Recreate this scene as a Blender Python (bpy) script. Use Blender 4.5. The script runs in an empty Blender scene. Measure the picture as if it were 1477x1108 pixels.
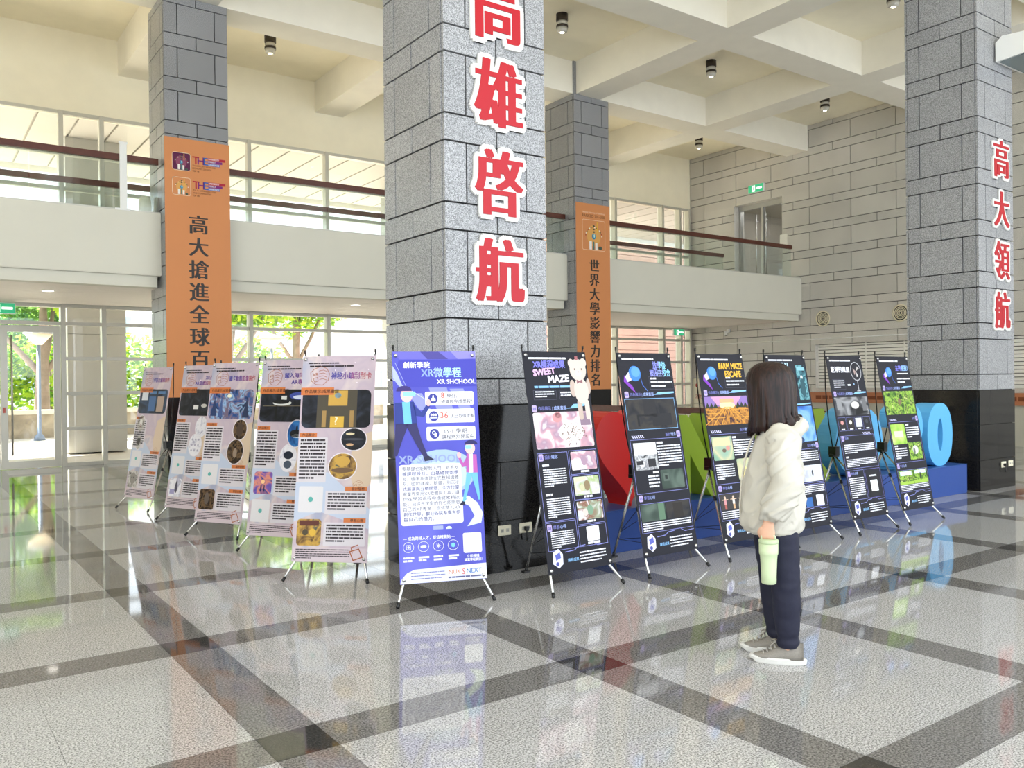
import bpy, bmesh, math, random
from mathutils import Vector, Matrix, noise
random.seed(7)
S = bpy.context.scene
COL = S.collection
PI = math.pi

# ------------------------------------------------------------------ camera
FPX, YAW, PITCH, ROLL, EYE = 1223.14, 0.6239, -0.0039, -0.0110, 1.5
IW, IH = 1477, 1108
CX, CY = 738.5, 554.0
_f = Vector((math.sin(YAW)*math.cos(PITCH), math.cos(YAW)*math.cos(PITCH), math.sin(PITCH)))
_r = Vector((math.cos(YAW), -math.sin(YAW), 0))
_u = _r.cross(_f)
RT = math.cos(ROLL)*_r + math.sin(ROLL)*_u
UP = -math.sin(ROLL)*_r + math.cos(ROLL)*_u
cam = bpy.data.cameras.new('camera')
cam.sensor_width = 36.0
cam.lens = FPX/IW*36.0
cam.clip_end = 500
camo = bpy.data.objects.new('camera', cam); COL.objects.link(camo)
M = Matrix((RT, UP, -_f)).transposed().to_4x4()
M.translation = (0, 0, EYE)
camo.matrix_world = M
S.camera = camo

# ------------------------------------------------------------------ world, sun, exposure
w = bpy.data.worlds.new('world'); S.world = w; w.use_nodes = True
bg = w.node_tree.nodes['Background']
bg.inputs['Color'].default_value = (0.86, 0.93, 1.0, 1)
bg.inputs['Strength'].default_value = 1.25
sun = bpy.data.lights.new('sun', 'SUN'); sun.energy = 14.0; sun.angle = 0.01; sun.color = (1, .95, .85)
suno = bpy.data.objects.new('sun', sun); COL.objects.link(suno)
suno.rotation_euler = Vector((0.62, -0.55, -1.0)).to_track_quat('-Z', 'Y').to_euler()
vs = S.view_settings
vs.view_transform = 'Standard'; vs.look = 'None'; vs.gamma = 1.0; vs.use_curve_mapping = False
vs.exposure = 1.55

# ------------------------------------------------------------------ pixel -> direction helpers (photo frame 1477 x 1108)
def ray(x, y): return (x-CX)/FPX*RT - (y-CY)/FPX*UP + _f
def at_z(x, y, z=0.0):
    d = ray(x, y); return Vector((0, 0, EYE)) + d*((z-EYE)/d.z)
def at_X(x, y, X):
    d = ray(x, y); return Vector((0, 0, EYE)) + d*(X/d.x)
def at_Y(x, y, Y):
    d = ray(x, y); return Vector((0, 0, EYE)) + d*(Y/d.y)

# ------------------------------------------------------------------ materials
MATS = {}
def srgb(c):
    if isinstance(c, str):
        c = [int(c[i:i+2], 16)/255 for i in (0, 2, 4)]
    return tuple((x/12.92 if x <= .04045 else ((x+.055)/1.055)**2.4) for x in c)
def nodes_of(m): return m.node_tree.nodes, m.node_tree.links
def mat(name, col, rough=.5, metal=0, spec=.5, noise_amt=0, noise_scale=20, bump=0, bump_scale=40):
    if name in MATS: return MATS[name]
    m = bpy.data.materials.new(name); m.use_nodes = True; MATS[name] = m
    n, l = nodes_of(m); b = n['Principled BSDF']
    c = srgb(col)
    b.inputs['Base Color'].default_value = (*c, 1)
    b.inputs['Roughness'].default_value = rough
    b.inputs['Metallic'].default_value = metal
    b.inputs['Specular IOR Level'].default_value = spec
    tc = None
    if noise_amt or bump:
        tc = n.new('ShaderNodeTexCoord')
    if noise_amt:
        t = n.new('ShaderNodeTexNoise'); t.inputs['Scale'].default_value = noise_scale; t.inputs['Detail'].default_value = 3
        l.new(tc.outputs['Object'], t.inputs['Vector'])
        r = n.new('ShaderNodeValToRGB')
        r.color_ramp.elements[0].position = .3; r.color_ramp.elements[1].position = .7
        r.color_ramp.elements[0].color = (*[max(0, x*(1-noise_amt)) for x in c], 1)
        r.color_ramp.elements[1].color = (*[min(1, x*(1+noise_amt)) for x in c], 1)
        l.new(t.outputs['Fac'], r.inputs['Fac']); l.new(r.outputs['Color'], b.inputs['Base Color'])
    if bump:
        t2 = n.new('ShaderNodeTexNoise'); t2.inputs['Scale'].default_value = bump_scale; t2.inputs['Detail'].default_value = 4
        l.new(tc.outputs['Object'], t2.inputs['Vector'])
        bp = n.new('ShaderNodeBump'); bp.inputs['Strength'].default_value = bump; bp.inputs['Distance'].default_value = .01
        l.new(t2.outputs['Fac'], bp.inputs['Height']); l.new(bp.outputs['Normal'], b.inputs['Normal'])
    return m
def granite(name, base, dark, light, scale=130, rough=.3, spec=.5, vary=.08, mottled=.0):
    """speckled stone: fine grains in world space plus a slow tone change from piece to piece"""
    if name in MATS: return MATS[name]
    m = bpy.data.materials.new(name); m.use_nodes = True; MATS[name] = m
    n, l = nodes_of(m); b = n['Principled BSDF']
    g = n.new('ShaderNodeNewGeometry')
    t = n.new('ShaderNodeTexNoise'); t.inputs['Scale'].default_value = scale; t.inputs['Detail'].default_value = 2; t.inputs['Roughness'].default_value = .7
    l.new(g.outputs['Position'], t.inputs['Vector'])
    r = n.new('ShaderNodeValToRGB'); e = r.color_ramp.elements
    e[0].position = .36; e[0].color = (*srgb(dark), 1); e[1].position = .64; e[1].color = (*srgb(light), 1)
    k = e.new(.5); k.color = (*srgb(base), 1)
    l.new(t.outputs['Fac'], r.inputs['Fac'])
    oi = n.new('ShaderNodeObjectInfo')
    mr = n.new('ShaderNodeMapRange'); mr.inputs['To Min'].default_value = 1-vary; mr.inputs['To Max'].default_value = 1+vary
    l.new(oi.outputs['Random'], mr.inputs['Value'])
    t3 = n.new('ShaderNodeTexNoise'); t3.inputs['Scale'].default_value = 1.3; t3.inputs['Detail'].default_value = 5
    l.new(g.outputs['Position'], t3.inputs['Vector'])
    mr2 = n.new('ShaderNodeMapRange'); mr2.inputs['From Min'].default_value = .3; mr2.inputs['From Max'].default_value = .7
    mr2.inputs['To Min'].default_value = 1-mottled; mr2.inputs['To Max'].default_value = 1+mottled
    l.new(t3.outputs['Fac'], mr2.inputs['Value'])
    mu = n.new('ShaderNodeMath'); mu.operation = 'MULTIPLY'
    l.new(mr.outputs['Result'], mu.inputs[0]); l.new(mr2.outputs['Result'], mu.inputs[1])
    mx = n.new('ShaderNodeVectorMath'); mx.operation = 'SCALE'
    l.new(r.outputs['Color'], mx.inputs[0]); l.new(mu.outputs['Value'], mx.inputs['Scale'])
    l.new(mx.outputs['Vector'], b.inputs['Base Color'])
    b.inputs['Roughness'].default_value = rough
    b.inputs['Specular IOR Level'].default_value = spec
    return m
def glass_mat(name, tint=(.97, .98, .975), refl=1.0):
    if name in MATS: return MATS[name]
    m = bpy.data.materials.new(name); m.use_nodes = True; MATS[name] = m
    n, l = nodes_of(m); n.remove(n['Principled BSDF'])
    o = n['Material Output']
    t = n.new('ShaderNodeBsdfTransparent'); t.inputs['Color'].default_value = (*tint, 1)
    g = n.new('ShaderNodeBsdfGlossy'); g.inputs['Roughness'].default_value = .01
    lw = n.new('ShaderNodeLayerWeight'); pw = n.new('ShaderNodeMath'); pw.operation = 'POWER'; pw.inputs[1].default_value = 5
    l.new(lw.outputs['Facing'], pw.inputs[0])
    fr = n.new('ShaderNodeMath'); fr.operation = 'MULTIPLY_ADD'; fr.inputs[1].default_value = .92; fr.inputs[2].default_value = .045
    l.new(pw.outputs['Value'], fr.inputs[0])
    mx = n.new('ShaderNodeMixShader')
    l.new(fr.outputs['Value'], mx.inputs['Fac']); l.new(t.outputs['BSDF'], mx.inputs[1]); l.new(g.outputs['BSDF'], mx.inputs[2])
    l.new(mx.outputs['Shader'], o.inputs['Surface'])
    return m
def picture(name, cols, scale=6, detail=4, dist=1.0):
    """a printed picture: a blotchy mix of a few ink colours"""
    if name in MATS: return MATS[name]
    m = bpy.data.materials.new(name); m.use_nodes = True; MATS[name] = m
    n, l = nodes_of(m); b = n['Principled BSDF']
    tc = n.new('ShaderNodeTexCoord'); t = n.new('ShaderNodeTexNoise')
    t.inputs['Scale'].default_value = scale; t.inputs['Detail'].default_value = detail; t.inputs['Distortion'].default_value = dist
    l.new(tc.outputs['Object'], t.inputs['Vector'])
    r = n.new('ShaderNodeValToRGB'); e = r.color_ramp.elements
    k = len(cols)
    e[0].position = .32; e[0].color = (*srgb(cols[0]), 1)
    e[1].position = .68; e[1].color = (*srgb(cols[-1]), 1)
    for i in range(1, k-1):
        q = e.new(.32+.36*i/(k-1)); q.color = (*srgb(cols[i]), 1)
    l.new(t.outputs['Fac'], r.inputs['Fac']); l.new(r.outputs['Color'], b.inputs['Base Color'])
    b.inputs['Roughness'].default_value = .5; b.inputs['Specular IOR Level'].default_value = .2
    return m
def emit(name, col, st):
    if name in MATS: return MATS[name]
    m = bpy.data.materials.new(name); m.use_nodes = True; MATS[name] = m
    b = m.node_tree.nodes['Principled BSDF']
    b.inputs['Base Color'].default_value = (*srgb(col), 1)
    b.inputs['Emission Color'].default_value = (*srgb(col), 1); b.inputs['Emission Strength'].default_value = st
    return m
def ink(hexcol): return mat('ink_'+hexcol, hexcol, .5, spec=.25)

G_COL = granite('grey_granite', '919192', '5d5d5e', 'b6b6b7', 140, .28, .5, .06, .06)
G_WALL = granite('wall_granite', 'cdc8be', 'a8a39a', 'dfdbd3', 140, .35, .45, .06, .07)
G_BLACK = granite('black_granite', '1b1a19', '100f0f', '2a2826', 140, .09, .3, .1)
G_FLOOR = granite('floor_granite_light', 'b0aeac', '686664', 'd6d4d2', 120, .05, .6, .03, .03)
G_BAND = granite('floor_granite_grey', '75726f', '4d4b49', '918e8b', 100, .05, .6, .03, .05)
G_CROSS = granite('floor_granite_black', '3c3a38', '2a2927', '4a4846', 100, .045, .6, .05)
JOINT = mat('joint_black', '1c1b1b', .8)
FJOINT = mat('floor_joint', '5c5a56', .7)
CREAM = mat('cream_paint', 'fbf2d8', .75, noise_amt=.02, noise_scale=3)
BEAMP = mat('beam_paint', 'f7f1e1', .75, noise_amt=.02, noise_scale=3)
FASC = mat('fascia_panel', 'dcd8c8', .6, noise_amt=.015, noise_scale=2)
SOFF = mat('soffit_panel', 'f4ebe0', .6)
ALU = mat('aluminium', 'c9c6ba', .4, .35)
WHITE = mat('white_paint', 'f0efe9', .5)
WOODR = mat('red_wood', '5a2c1e', .35, noise_amt=.15, noise_scale=12)
GLASS = glass_mat('window_glass')
GLASS2 = glass_mat('rail_glass', (.93, .97, .96))
BLK = mat('black_plastic', '151515', .4)
CHROME = mat('silver_tube', 'd2d2d0', .25, .9)
ORANGE = mat('orange_vinyl', 'd58a52', .6, noise_amt=.02, noise_scale=1.5)
STEEL = mat('steel', 'b7b6b1', .3, .8)

# ------------------------------------------------------------------ object helpers
def link(o, parent=None):
    COL.objects.link(o)
    if parent is not None: o.parent = parent
    return o
def tag(o, label=None, cat=None, group=None, kind=None):
    if label: o['label'] = label
    if cat: o['category'] = cat
    if group: o['group'] = group
    if kind: o['kind'] = kind
    return o
def empty(name, loc=(0, 0, 0), rz=0, label=None, cat=None, group=None, kind=None):
    o = bpy.data.objects.new(name, None); link(o)
    o.location = loc; o.rotation_euler = (0, 0, rz); o.empty_display_size = .1
    return tag(o, label, cat, group, kind)
def mesh_obj(name, me, parent=None, m=None, loc=(0, 0, 0), rot=None):
    o = bpy.data.objects.new(name, me); link(o, parent); o.location = loc
    if rot: o.rotation_euler = rot
    if m is not None and not me.materials: me.materials.append(m)
    return o
BOXC = {}
def box_mesh(sx, sy, sz, m, bev=0):
    key = (round(sx, 4), round(sy, 4), round(sz, 4), m.name, bev)
    if key in BOXC: return BOXC[key]
    me = bpy.data.meshes.new('box')
    bm = bmesh.new(); bmesh.ops.create_cube(bm, size=1)
    bmesh.ops.scale(bm, vec=(sx, sy, sz), verts=bm.verts)
    if bev: bmesh.ops.bevel(bm, geom=bm.edges[:], offset=bev, segments=2 if bev > .004 else 1, affect='EDGES', clamp_overlap=True)
    bm.to_mesh(me); bm.free(); me.materials.append(m); BOXC[key] = me
    return me
def box(name, lo, hi, m, parent=None, bev=0):
    c = [(a+b)/2 for a, b in zip(lo, hi)]
    return mesh_obj(name, box_mesh(abs(hi[0]-lo[0]), abs(hi[1]-lo[1]), abs(hi[2]-lo[2]), m, bev), parent, None, c)
class MB:
    """collects shapes into one mesh with material slots"""
    def __init__(s): s.v = []; s.f = []; s.mi = []; s.ms = []; s.smooth = []
    def slot(s, m):
        if m not in s.ms: s.ms.append(m)
        return s.ms.index(m)
    def add(s, vs_, fs, m, smooth=False):
        o = len(s.v); s.v += [tuple(v) for v in vs_]; k = s.slot(m)
        for f in fs: s.f.append(tuple(i+o for i in f)); s.mi.append(k); s.smooth.append(smooth)
    def box(s, lo, hi, m, mtx=None):
        x0, y0, z0 = lo; x1, y1, z1 = hi
        vs_ = [(x0,y0,z0),(x1,y0,z0),(x1,y1,z0),(x0,y1,z0),(x0,y0,z1),(x1,y0,z1),(x1,y1,z1),(x0,y1,z1)]
        if mtx: vs_ = [mtx @ Vector(v) for v in vs_]
        s.add(vs_, [(0,3,2,1),(4,5,6,7),(0,1,5,4),(1,2,6,5),(2,3,7,6),(3,0,4,7)], m)
    def tube(s, pts, rads, m, n=8, ref=None, caps=True):
        pts = [Vector(p) for p in pts]; rings = []
        if not isinstance(rads, (list, tuple)): rads = [rads]*len(pts)
        for i, p in enumerate(pts):
            t = (pts[min(i+1, len(pts)-1)]-pts[max(i-1, 0)]).normalized()
            rf = Vector(ref) if ref else (Vector((1, 0, 0)) if abs(t.x) < .9 else Vector((0, 1, 0)))
            a = (rf - t*rf.dot(t)).normalized(); b = t.cross(a)
            r = rads[i]; ra, rb = (r if isinstance(r, (tuple, list)) else (r, r))
            rings.append([p + a*(ra*math.cos(2*PI*k/n)) + b*(rb*math.sin(2*PI*k/n)) for k in range(n)])
        vs_ = [v for r in rings for v in r]; fs = []
        for i in range(len(rings)-1):
            for k in range(n):
                fs.append((i*n+k, i*n+(k+1) % n, (i+1)*n+(k+1) % n, (i+1)*n+k))
        if caps:
            fs.append(tuple(range(n-1, -1, -1))); fs.append(tuple((len(rings)-1)*n+k for k in range(n)))
        s.add(vs_, fs, m, True)
    def lathe(s, prof, m, n=20, c=(0, 0, 0), smooth=True, caps=True):
        vs_ = []; fs = []
        for (r, z) in prof:
            for k in range(n): vs_.append((c[0]+r*math.cos(2*PI*k/n), c[1]+r*math.sin(2*PI*k/n), c[2]+z))
        for i in range(len(prof)-1):
            for k in range(n): fs.append((i*n+k, i*n+(k+1) % n, (i+1)*n+(k+1) % n, (i+1)*n+k))
        if caps: fs.append(tuple(range(n-1, -1, -1))); fs.append(tuple((len(prof)-1)*n+k for k in range(n)))
        s.add(vs_, fs, m, smooth)
    def mesh(s, name='mesh'):
        me = bpy.data.meshes.new(name); me.from_pydata(s.v, [], s.f)
        for m in s.ms: me.materials.append(m)
        me.polygons.foreach_set('material_index', s.mi); me.polygons.foreach_set('use_smooth', s.smooth)
        me.update(); return me
    def build(s, name, parent=None, loc=(0, 0, 0), rot=None):
        return mesh_obj(name, s.mesh(name), parent, None, loc, rot)

# ---- lettering: built in a side scene so that the main scene is not re-evaluated
TS = bpy.data.scenes.new('lettering')
TXC = {}
def glyphs(body, bold=0.0, heavy=0.0, res=3, depth=0.0):
    """mesh of a text, size 1 em, left aligned on the baseline; bold thickens all strokes, heavy the upright ones only"""
    key = (body, bold, heavy, res, depth)
    if key in TXC: return TXC[key]
    cu = bpy.data.curves.new('t', 'FONT'); cu.body = body; cu.size = 1; cu.resolution_u = res; cu.extrude = depth
    o = bpy.data.objects.new('t', cu); TS.collection.objects.link(o)
    vl = TS.view_layers[0]; vl.update()
    me = bpy.data.meshes.new_from_object(o.evaluated_get(vl.depsgraph))
    v0 = [tuple(v.co) for v in me.vertices]; f0 = [tuple(p.vertices) for p in me.polygons]
    bpy.data.meshes.remove(me); bpy.data.objects.remove(o)
    shifts = [(0, 0)]
    if bold >= .03: shifts = [(bold*math.cos(a*PI/5), bold*math.sin(a*PI/5)) for a in range(10)]
    elif bold: shifts = [(bold, bold*.6), (-bold, bold*.6), (bold, -bold*.6), (-bold, -bold*.6)]
    if heavy: shifts = [(x+h_, y) for x, y in shifts for h_ in (-heavy, -heavy/3, heavy/3, heavy)]
    vs_, fs = [], []
    for i_, (dx, dy) in enumerate(shifts):   # each copy lies a hair prouder so that no two faces coincide
        k = len(vs_); vs_ += [(x+dx, y+dy, z+i_*3e-5) for x, y, z in v0]; fs += [tuple(i+k for i in f) for f in f0]
    TXC[key] = (vs_, fs)
    return TXC[key]

def corners(u0, t0, u1, t1, r, n=5):
    pts = []
    for cx, cy, a0 in ((u0+r, t0+r, PI), (u1-r, t0+r, PI/2), (u1-r, t1-r, 0), (u0+r, t1-r, -PI/2)):
        for i in range(n+1):
            a = a0 - i/n*PI/2; pts.append((cx+r*math.cos(a), cy-r*math.sin(a)))
    return pts
class Print:
    """flat print on a sheet: u to the right, t downwards from the top edge; layers lie 0.4 mm apart"""
    def __init__(s, W, H): s.mb = MB(); s.W = W; s.H = H
    def P(s, u, t, k): return (u - s.W/2, -0.0006 - 0.0004*k, s.H - t)
    def poly(s, pts, m, k=1):
        if isinstance(m, str): m = ink(m)
        s.mb.add([s.P(u, t, k) for u, t in pts], [tuple(range(len(pts)))], m)
    def rect(s, u0, t0, u1, t1, m, k=1): s.poly([(u0, t0), (u0, t1), (u1, t1), (u1, t0)], m, k)
    def rrect(s, u0, t0, u1, t1, m, k=1, r=.02, n=5):
        s.poly(corners(u0, t0, u1, t1, r, n), m, k)
    def ell(s, u, t, ru, rt, m, k=1, n=22, a0=0, a1=2*PI):
        full = abs(a1-a0-2*PI) < 1e-6
        s.poly([(u+ru*math.cos(a0+(a1-a0)*i/(n if full else n-1)), t-rt*math.sin(a0+(a1-a0)*i/(n if full else n-1))) for i in range(n)], m, k)
    def line(s, pts, wd, m, k=2, closed=False):
        if isinstance(m, str): m = ink(m)
        if closed: pts = pts+[pts[0]]
        for (a, b), (c, d) in zip(pts[:-1], pts[1:]):
            L = math.hypot(c-a, d-b) or 1; nx, ny = -(d-b)/L*wd/2, (c-a)/L*wd/2; ex, ey = (c-a)/L*wd/2, (d-b)/L*wd/2
            s.mb.add([s.P(*q, k) for q in ((a-ex+nx, b-ey+ny), (c+ex+nx, d+ey+ny), (c+ex-nx, d+ey-ny), (a-ex-nx, b-ey-ny))], [(0, 1, 2, 3)], m)
    def frame(s, u0, t0, u1, t1, wd, m, k=2): s.line([(u0, t0), (u1, t0), (u1, t1), (u0, t1)], wd, m, k, True)
    def text(s, body, u, t, size, m, k=3, bold=0, heavy=0, width=None, align='l', rot=0, colors=None, sx=1.0):
        """baseline at t; width fits the text to a given width"""
        if isinstance(m, str): m = ink(m)
        vs_, fs = glyphs(body, bold, heavy, 2)
        if not vs_: return
        x0 = min(v[0] for v in vs_); x1 = max(v[0] for v in vs_)
        fx = (width/(x1-x0)) if width else size*sx
        wd = (x1-x0)*fx
        off = {'l': 0, 'c': -wd/2, 'r': -wd}[align]
        cr, sr = math.cos(rot), math.sin(rot)
        out = []
        for v in vs_:
            a, b = (v[0]-x0)*fx+off, v[1]*size
            q = s.P(u+a*cr-b*sr, t-(a*sr+b*cr), k); out.append((q[0], q[1]-v[2], q[2]))
        if colors:
            groups = {}
            for f in fs:
                cxm = sum((vs_[i][0]-x0)/(x1-x0) for i in f)/len(f)
                groups.setdefault(min(len(colors)-1, int(cxm*len(colors))), []).append(f)
            for g, ff in groups.items(): s.mb.add(out, ff, ink(colors[g]))
        else: s.mb.add(out, fs, m)
    def dashes(s, u0, t0, u1, t1, rows, m, k=3, fill=.55, seed=0, last=.6, cell=None):
        """rows of small blocks: lettering too small to read"""
        if isinstance(m, str): m = ink(m)
        rnd = random.Random(seed*31+rows); p = (t1-t0)/rows; h = p*fill
        for r in range(rows):
            u = u0; end = u1 if r < rows-1 else u0+(u1-u0)*last
            while u < end-h*.4:
                L = min((cell or h)*rnd.choice((1, 2, 3, 4, 6)), end-u)
                s.mb.add([s.P(u, t0+r*p, k), s.P(u, t0+r*p+h, k), s.P(u+L, t0+r*p+h, k), s.P(u+L, t0+r*p, k)], [(0, 1, 2, 3)], m)
                u += L+h*.35
    def build(s, name, parent, loc, rot): return s.mb.build(name, parent, loc, rot)

# ================================================================== THE SETTING
CW, PX0, PY0, PX1, PY1 = .97, 3.31, 5.44, 11.29, 13.50     # column size and grid
PYR, PXL, PXT = 5.355, 3.275, 11.37
XW, YF = 19.40, 17.65                                        # stone wall, glazed front
ZB, ZS = 7.45, 8.12                                          # underside of beams, of slab
XL, YB = -9.0, -3.0                                          # hall goes on behind the camera
Z2 = 3.9

# ---- floor: joint bed with granite pieces on it
floor = box('floor', (XL, YB, -.30), (XW+.3, YF+.1, -.004), FJOINT); tag(floor, kind='structure')
floor['label'] = 'polished light granite floor with grey bands and black crossing squares'
MOD, BW, FX0, FY0 = 1.6248, .267, 2.950, 3.4045
stuff = {'granite_tile': MB(), 'band_stone': MB()}
def in_view(x, y):
    d = Vector((x, y, -EYE)); z = d.dot(_f)
    return z > 1.6 and abs(d.dot(RT)/z) < .66 and (-d.dot(UP)/z) < .52
fo = floor.location
def floor_piece(name, x0, y0, x1, y1, m, g=.002):
    x0 = max(x0, XL); x1 = min(x1, XW); y0 = max(y0, YB); y1 = min(y1, YF)
    if x1-x0 < .03 or y1-y0 < .03: return
    if any(in_view(x, y) for x in (x0, (x0+x1)/2, x1) for y in (y0, (y0+y1)/2, y1)):
        o = mesh_obj(name, box_mesh(x1-x0-2*g, y1-y0-2*g, .02, m), floor, None, (0, 0, 0))
        o.location = Vector(((x0+x1)/2, (y0+y1)/2, -.01)) - fo
    else:
        st = stuff['granite_tile' if name == 'granite_tile' else 'band_stone']
        st.box((x0+g-fo.x, y0+g-fo.y, -.02-fo.z), (x1-g-fo.x, y1-g-fo.y, 0-fo.z), m)
h = BW/2
for i in range(-8, 11):
    for j in range(-7, 10):
        x, y = FX0+i*MOD, FY0+j*MOD
        xm = x+MOD/2
        floor_piece('granite_tile', x+h, y+h, xm, y+MOD-h, G_FLOOR, .0007)
        floor_piece('granite_tile', xm, y+h, x+MOD-h, y+MOD-h, G_FLOOR, .0007)
        floor_piece('band_stone', x+h, y-h, x+MOD-h, y+h, G_BAND, .001)
        floor_piece('band_stone', x-h, y+h, x+h, y+MOD-h, G_BAND, .001)
        floor_piece('crossing_stone', x-h, y-h, x+h, y+h, G_CROSS, .001)
for nme, st in stuff.items():
    tag(st.build(nme, floor), kind='stuff')

# ---- ceiling: slab with a grid of beams
ceil = box('ceiling', (XL, YB, ZS), (XW+.3, YF+.3, ZS+.3), CREAM); tag(ceil, kind='structure')
ceil['label'] = 'cream coffered ceiling slab with a grid of deep beams'
def child_box(name, lo, hi, m, root, bev=0):
    o = box(name, lo, hi, m, root, bev); o.location = o.location - root.location; return o
BX = [PX0+CW/2+4.0*k-.02 for k in range(-3, 4)]
BY = [5.88-8, 5.88-4, 5.88, 9.86, 13.86]
for y in BY: child_box('beam', (XL, y-.33, ZB), (XW-.001, y+.33, ZS+.01), BEAMP, ceil)
for x in BX:
    ys = [YB]+[q for y in BY for q in (y-.33, y+.33)]+[YF]
    for a, b in zip(ys[0::2], ys[1::2]):
        child_box('beam', (x-.33, a+.0005, ZB), (x+.33, b-.0005, ZS+.01), BEAMP, ceil)

# ---- wall above the glazing, unseen side wall sized to darken the columns' left faces
wb = box('wall_back', (XL, YF, 6.60), (XW+.3, YF+.3, ZS), CREAM); tag(wb, kind='structure')
wb['label'] = 'cream wall strip above the upper windows'
wl = box('wall_left', (XL-.3, 4.0, 0), (XL, YF+.3, ZS), CREAM); tag(wl, kind='structure')

# ---- stone wall with a door recess upstairs and a shuttered hatch
def rects_minus(r, holes):
    out = [r]
    for (a0, b0, a1, b1) in holes:
        nxt = []
        for (x0, y0, x1, y1) in out:
            if a0 >= x1 or a1 <= x0 or b0 >= y1 or b1 <= y0: nxt.append((x0, y0, x1, y1)); continue
            if y0 < b0: nxt.append((x0, y0, x1, b0))
            if y1 > b1: nxt.append((x0, b1, x1, y1))
            yy0, yy1 = max(y0, b0), min(y1, b1)
            if x0 < a0: nxt.append((x0, yy0, a0, yy1))
            if x1 > a1: nxt.append((a1, yy0, x1, yy1))
        out = nxt
    return out
DOOR = (14.35, Z2, 15.98, 6.42)
HATCH = (7.2, 1.22, 13.36, 2.36)
wr = empty('wall_right', (XW, 0, 0), kind='structure'); wr['label'] = 'beige granite block wall with dark joints on the right'
core = MB()
for (y0, z0, y1, z1) in rects_minus((YB, 0, YF+.3, ZS), [DOOR, HATCH]):
    core.box((.03, y0, z0), (.45, y1, z1), JOINT)
core.build('wall_core', wr)
for (y0, z0, y1, z1) in (DOOR, HATCH):
    box('jamb_stone', (.001, y1-.004, z0), (.44, y1-.001, z1), G_WALL, wr); box('jamb_stone', (.001, y0+.001, z0), (.44, y0+.004, z1), G_WALL, wr); box('lintel_stone', (.001, y0+.005, z1-.004), (.44, y1-.005, z1-.001), G_WALL, wr)
LV0, LS, LL = 1.31, .207, .461
JG = .008
def courses(zmin, zmax):
    z = LV0 - 2*(LS+LL); out = []
    while z < zmax:
        for kind, hgt in (('s', LS), ('l', LL)):
            a, b = max(z, zmin), min(z+hgt, zmax)
            if b-a > .04: out.append((kind, a, b))
            z += hgt
    return out
for kind, z0, z1 in courses(0, ZS):
    y = YF - (0.55 if kind == 'l' else 0.05)
    edges = [YF]
    while y > 5.5: edges.append(y); y -= 1.2
    edges.append(YB)
    if z0 < LV0-.1: mm = G_WALL
    for a, b in zip(edges[1:], edges[:-1]):
        for (y0, c0, y1, c1) in rects_minus((a+JG, z0+JG, b-JG, z1-JG), [DOOR, HATCH]):
            if y1-y0 < .03 or c1-c0 < .03: continue
            o = mesh_obj('stone_block', box_mesh(.03, y1-y0, c1-c0, G_WALL), wr, None, (.015, (y0+y1)/2, (c0+c1)/2))

# ---- columns clad in granite blocks over a black base
def column(x0, y0, label, ztop=ZB):
    c = empty('column', (x0+CW/2, y0+CW/2, 0), 0, label, 'column', 'granite columns of the hall')
    hw = CW/2; t = .03
    mesh_obj('joint_core', box_mesh(CW-2*t*.8, CW-2*t*.8, ztop, JOINT), c, None, (0, 0, ztop/2))
    def blk(name, side, a0, a1, z0, z1, m, g):
        a0 += g; a1 -= g; z0 += g; z1 -= g
        me = box_mesh(a1-a0, t, z1-z0, m, .0015)
        ang = {'f': 0, 'r': PI/2, 'b': PI, 'l': -PI/2}[side]
        v = Matrix.Rotation(ang, 3, 'Z') @ Vector(((a0+a1)/2, -hw+t/2, (z0+z1)/2))
        mesh_obj(name, me, c, None, v, (0, 0, ang))
    for side in 'frbl':
        for kind, z0, z1 in courses(LV0, ztop):
            fr = (0, .5, 1) if kind == 's' else (0, .209, .792, 1)
            for i in range(len(fr)-1):
                a0, a1 = -hw+fr[i]*CW, -hw+fr[i+1]*CW
                # the side faces stop short of the corner so that no two blocks overlap
                if side in 'lr': a0 = max(a0, -hw+t); a1 = min(a1, hw-t)
                blk('stone_block', side, a0, a1, z0, z1, G_COL, .0065)
        for z0, z1 in ((0, .40), (.40, .86), (.86, LV0)):
            fr = (0, .5, 1) if z0 == .40 else (0, .3, 1)
            for i in range(len(fr)-1):
                a0, a1 = -hw+fr[i]*CW, -hw+fr[i+1]*CW
                if side in 'lr': a0 = max(a0, -hw+t); a1 = min(a1, hw-t)
                blk('base_panel', side, a0, a1, z0, z1, G_BLACK, .002)
    return c
column(PX0, PY0, 'wide granite column in the middle carrying red characters, behind the blue banner')
column(PX1, PYR, 'granite column at the right edge with red characters and a white box')
column(PXL, PY1, 'granite column at the left with an orange banner')
c3 = column(PXT, PY1, 'slim far granite column with an orange banner and a small corner pier')
child_box('corner_pier', (PXT+.001, PY1+.001, ZB), (PXT+.19, PY1+.19, ZS), G_COL, c3)

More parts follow.
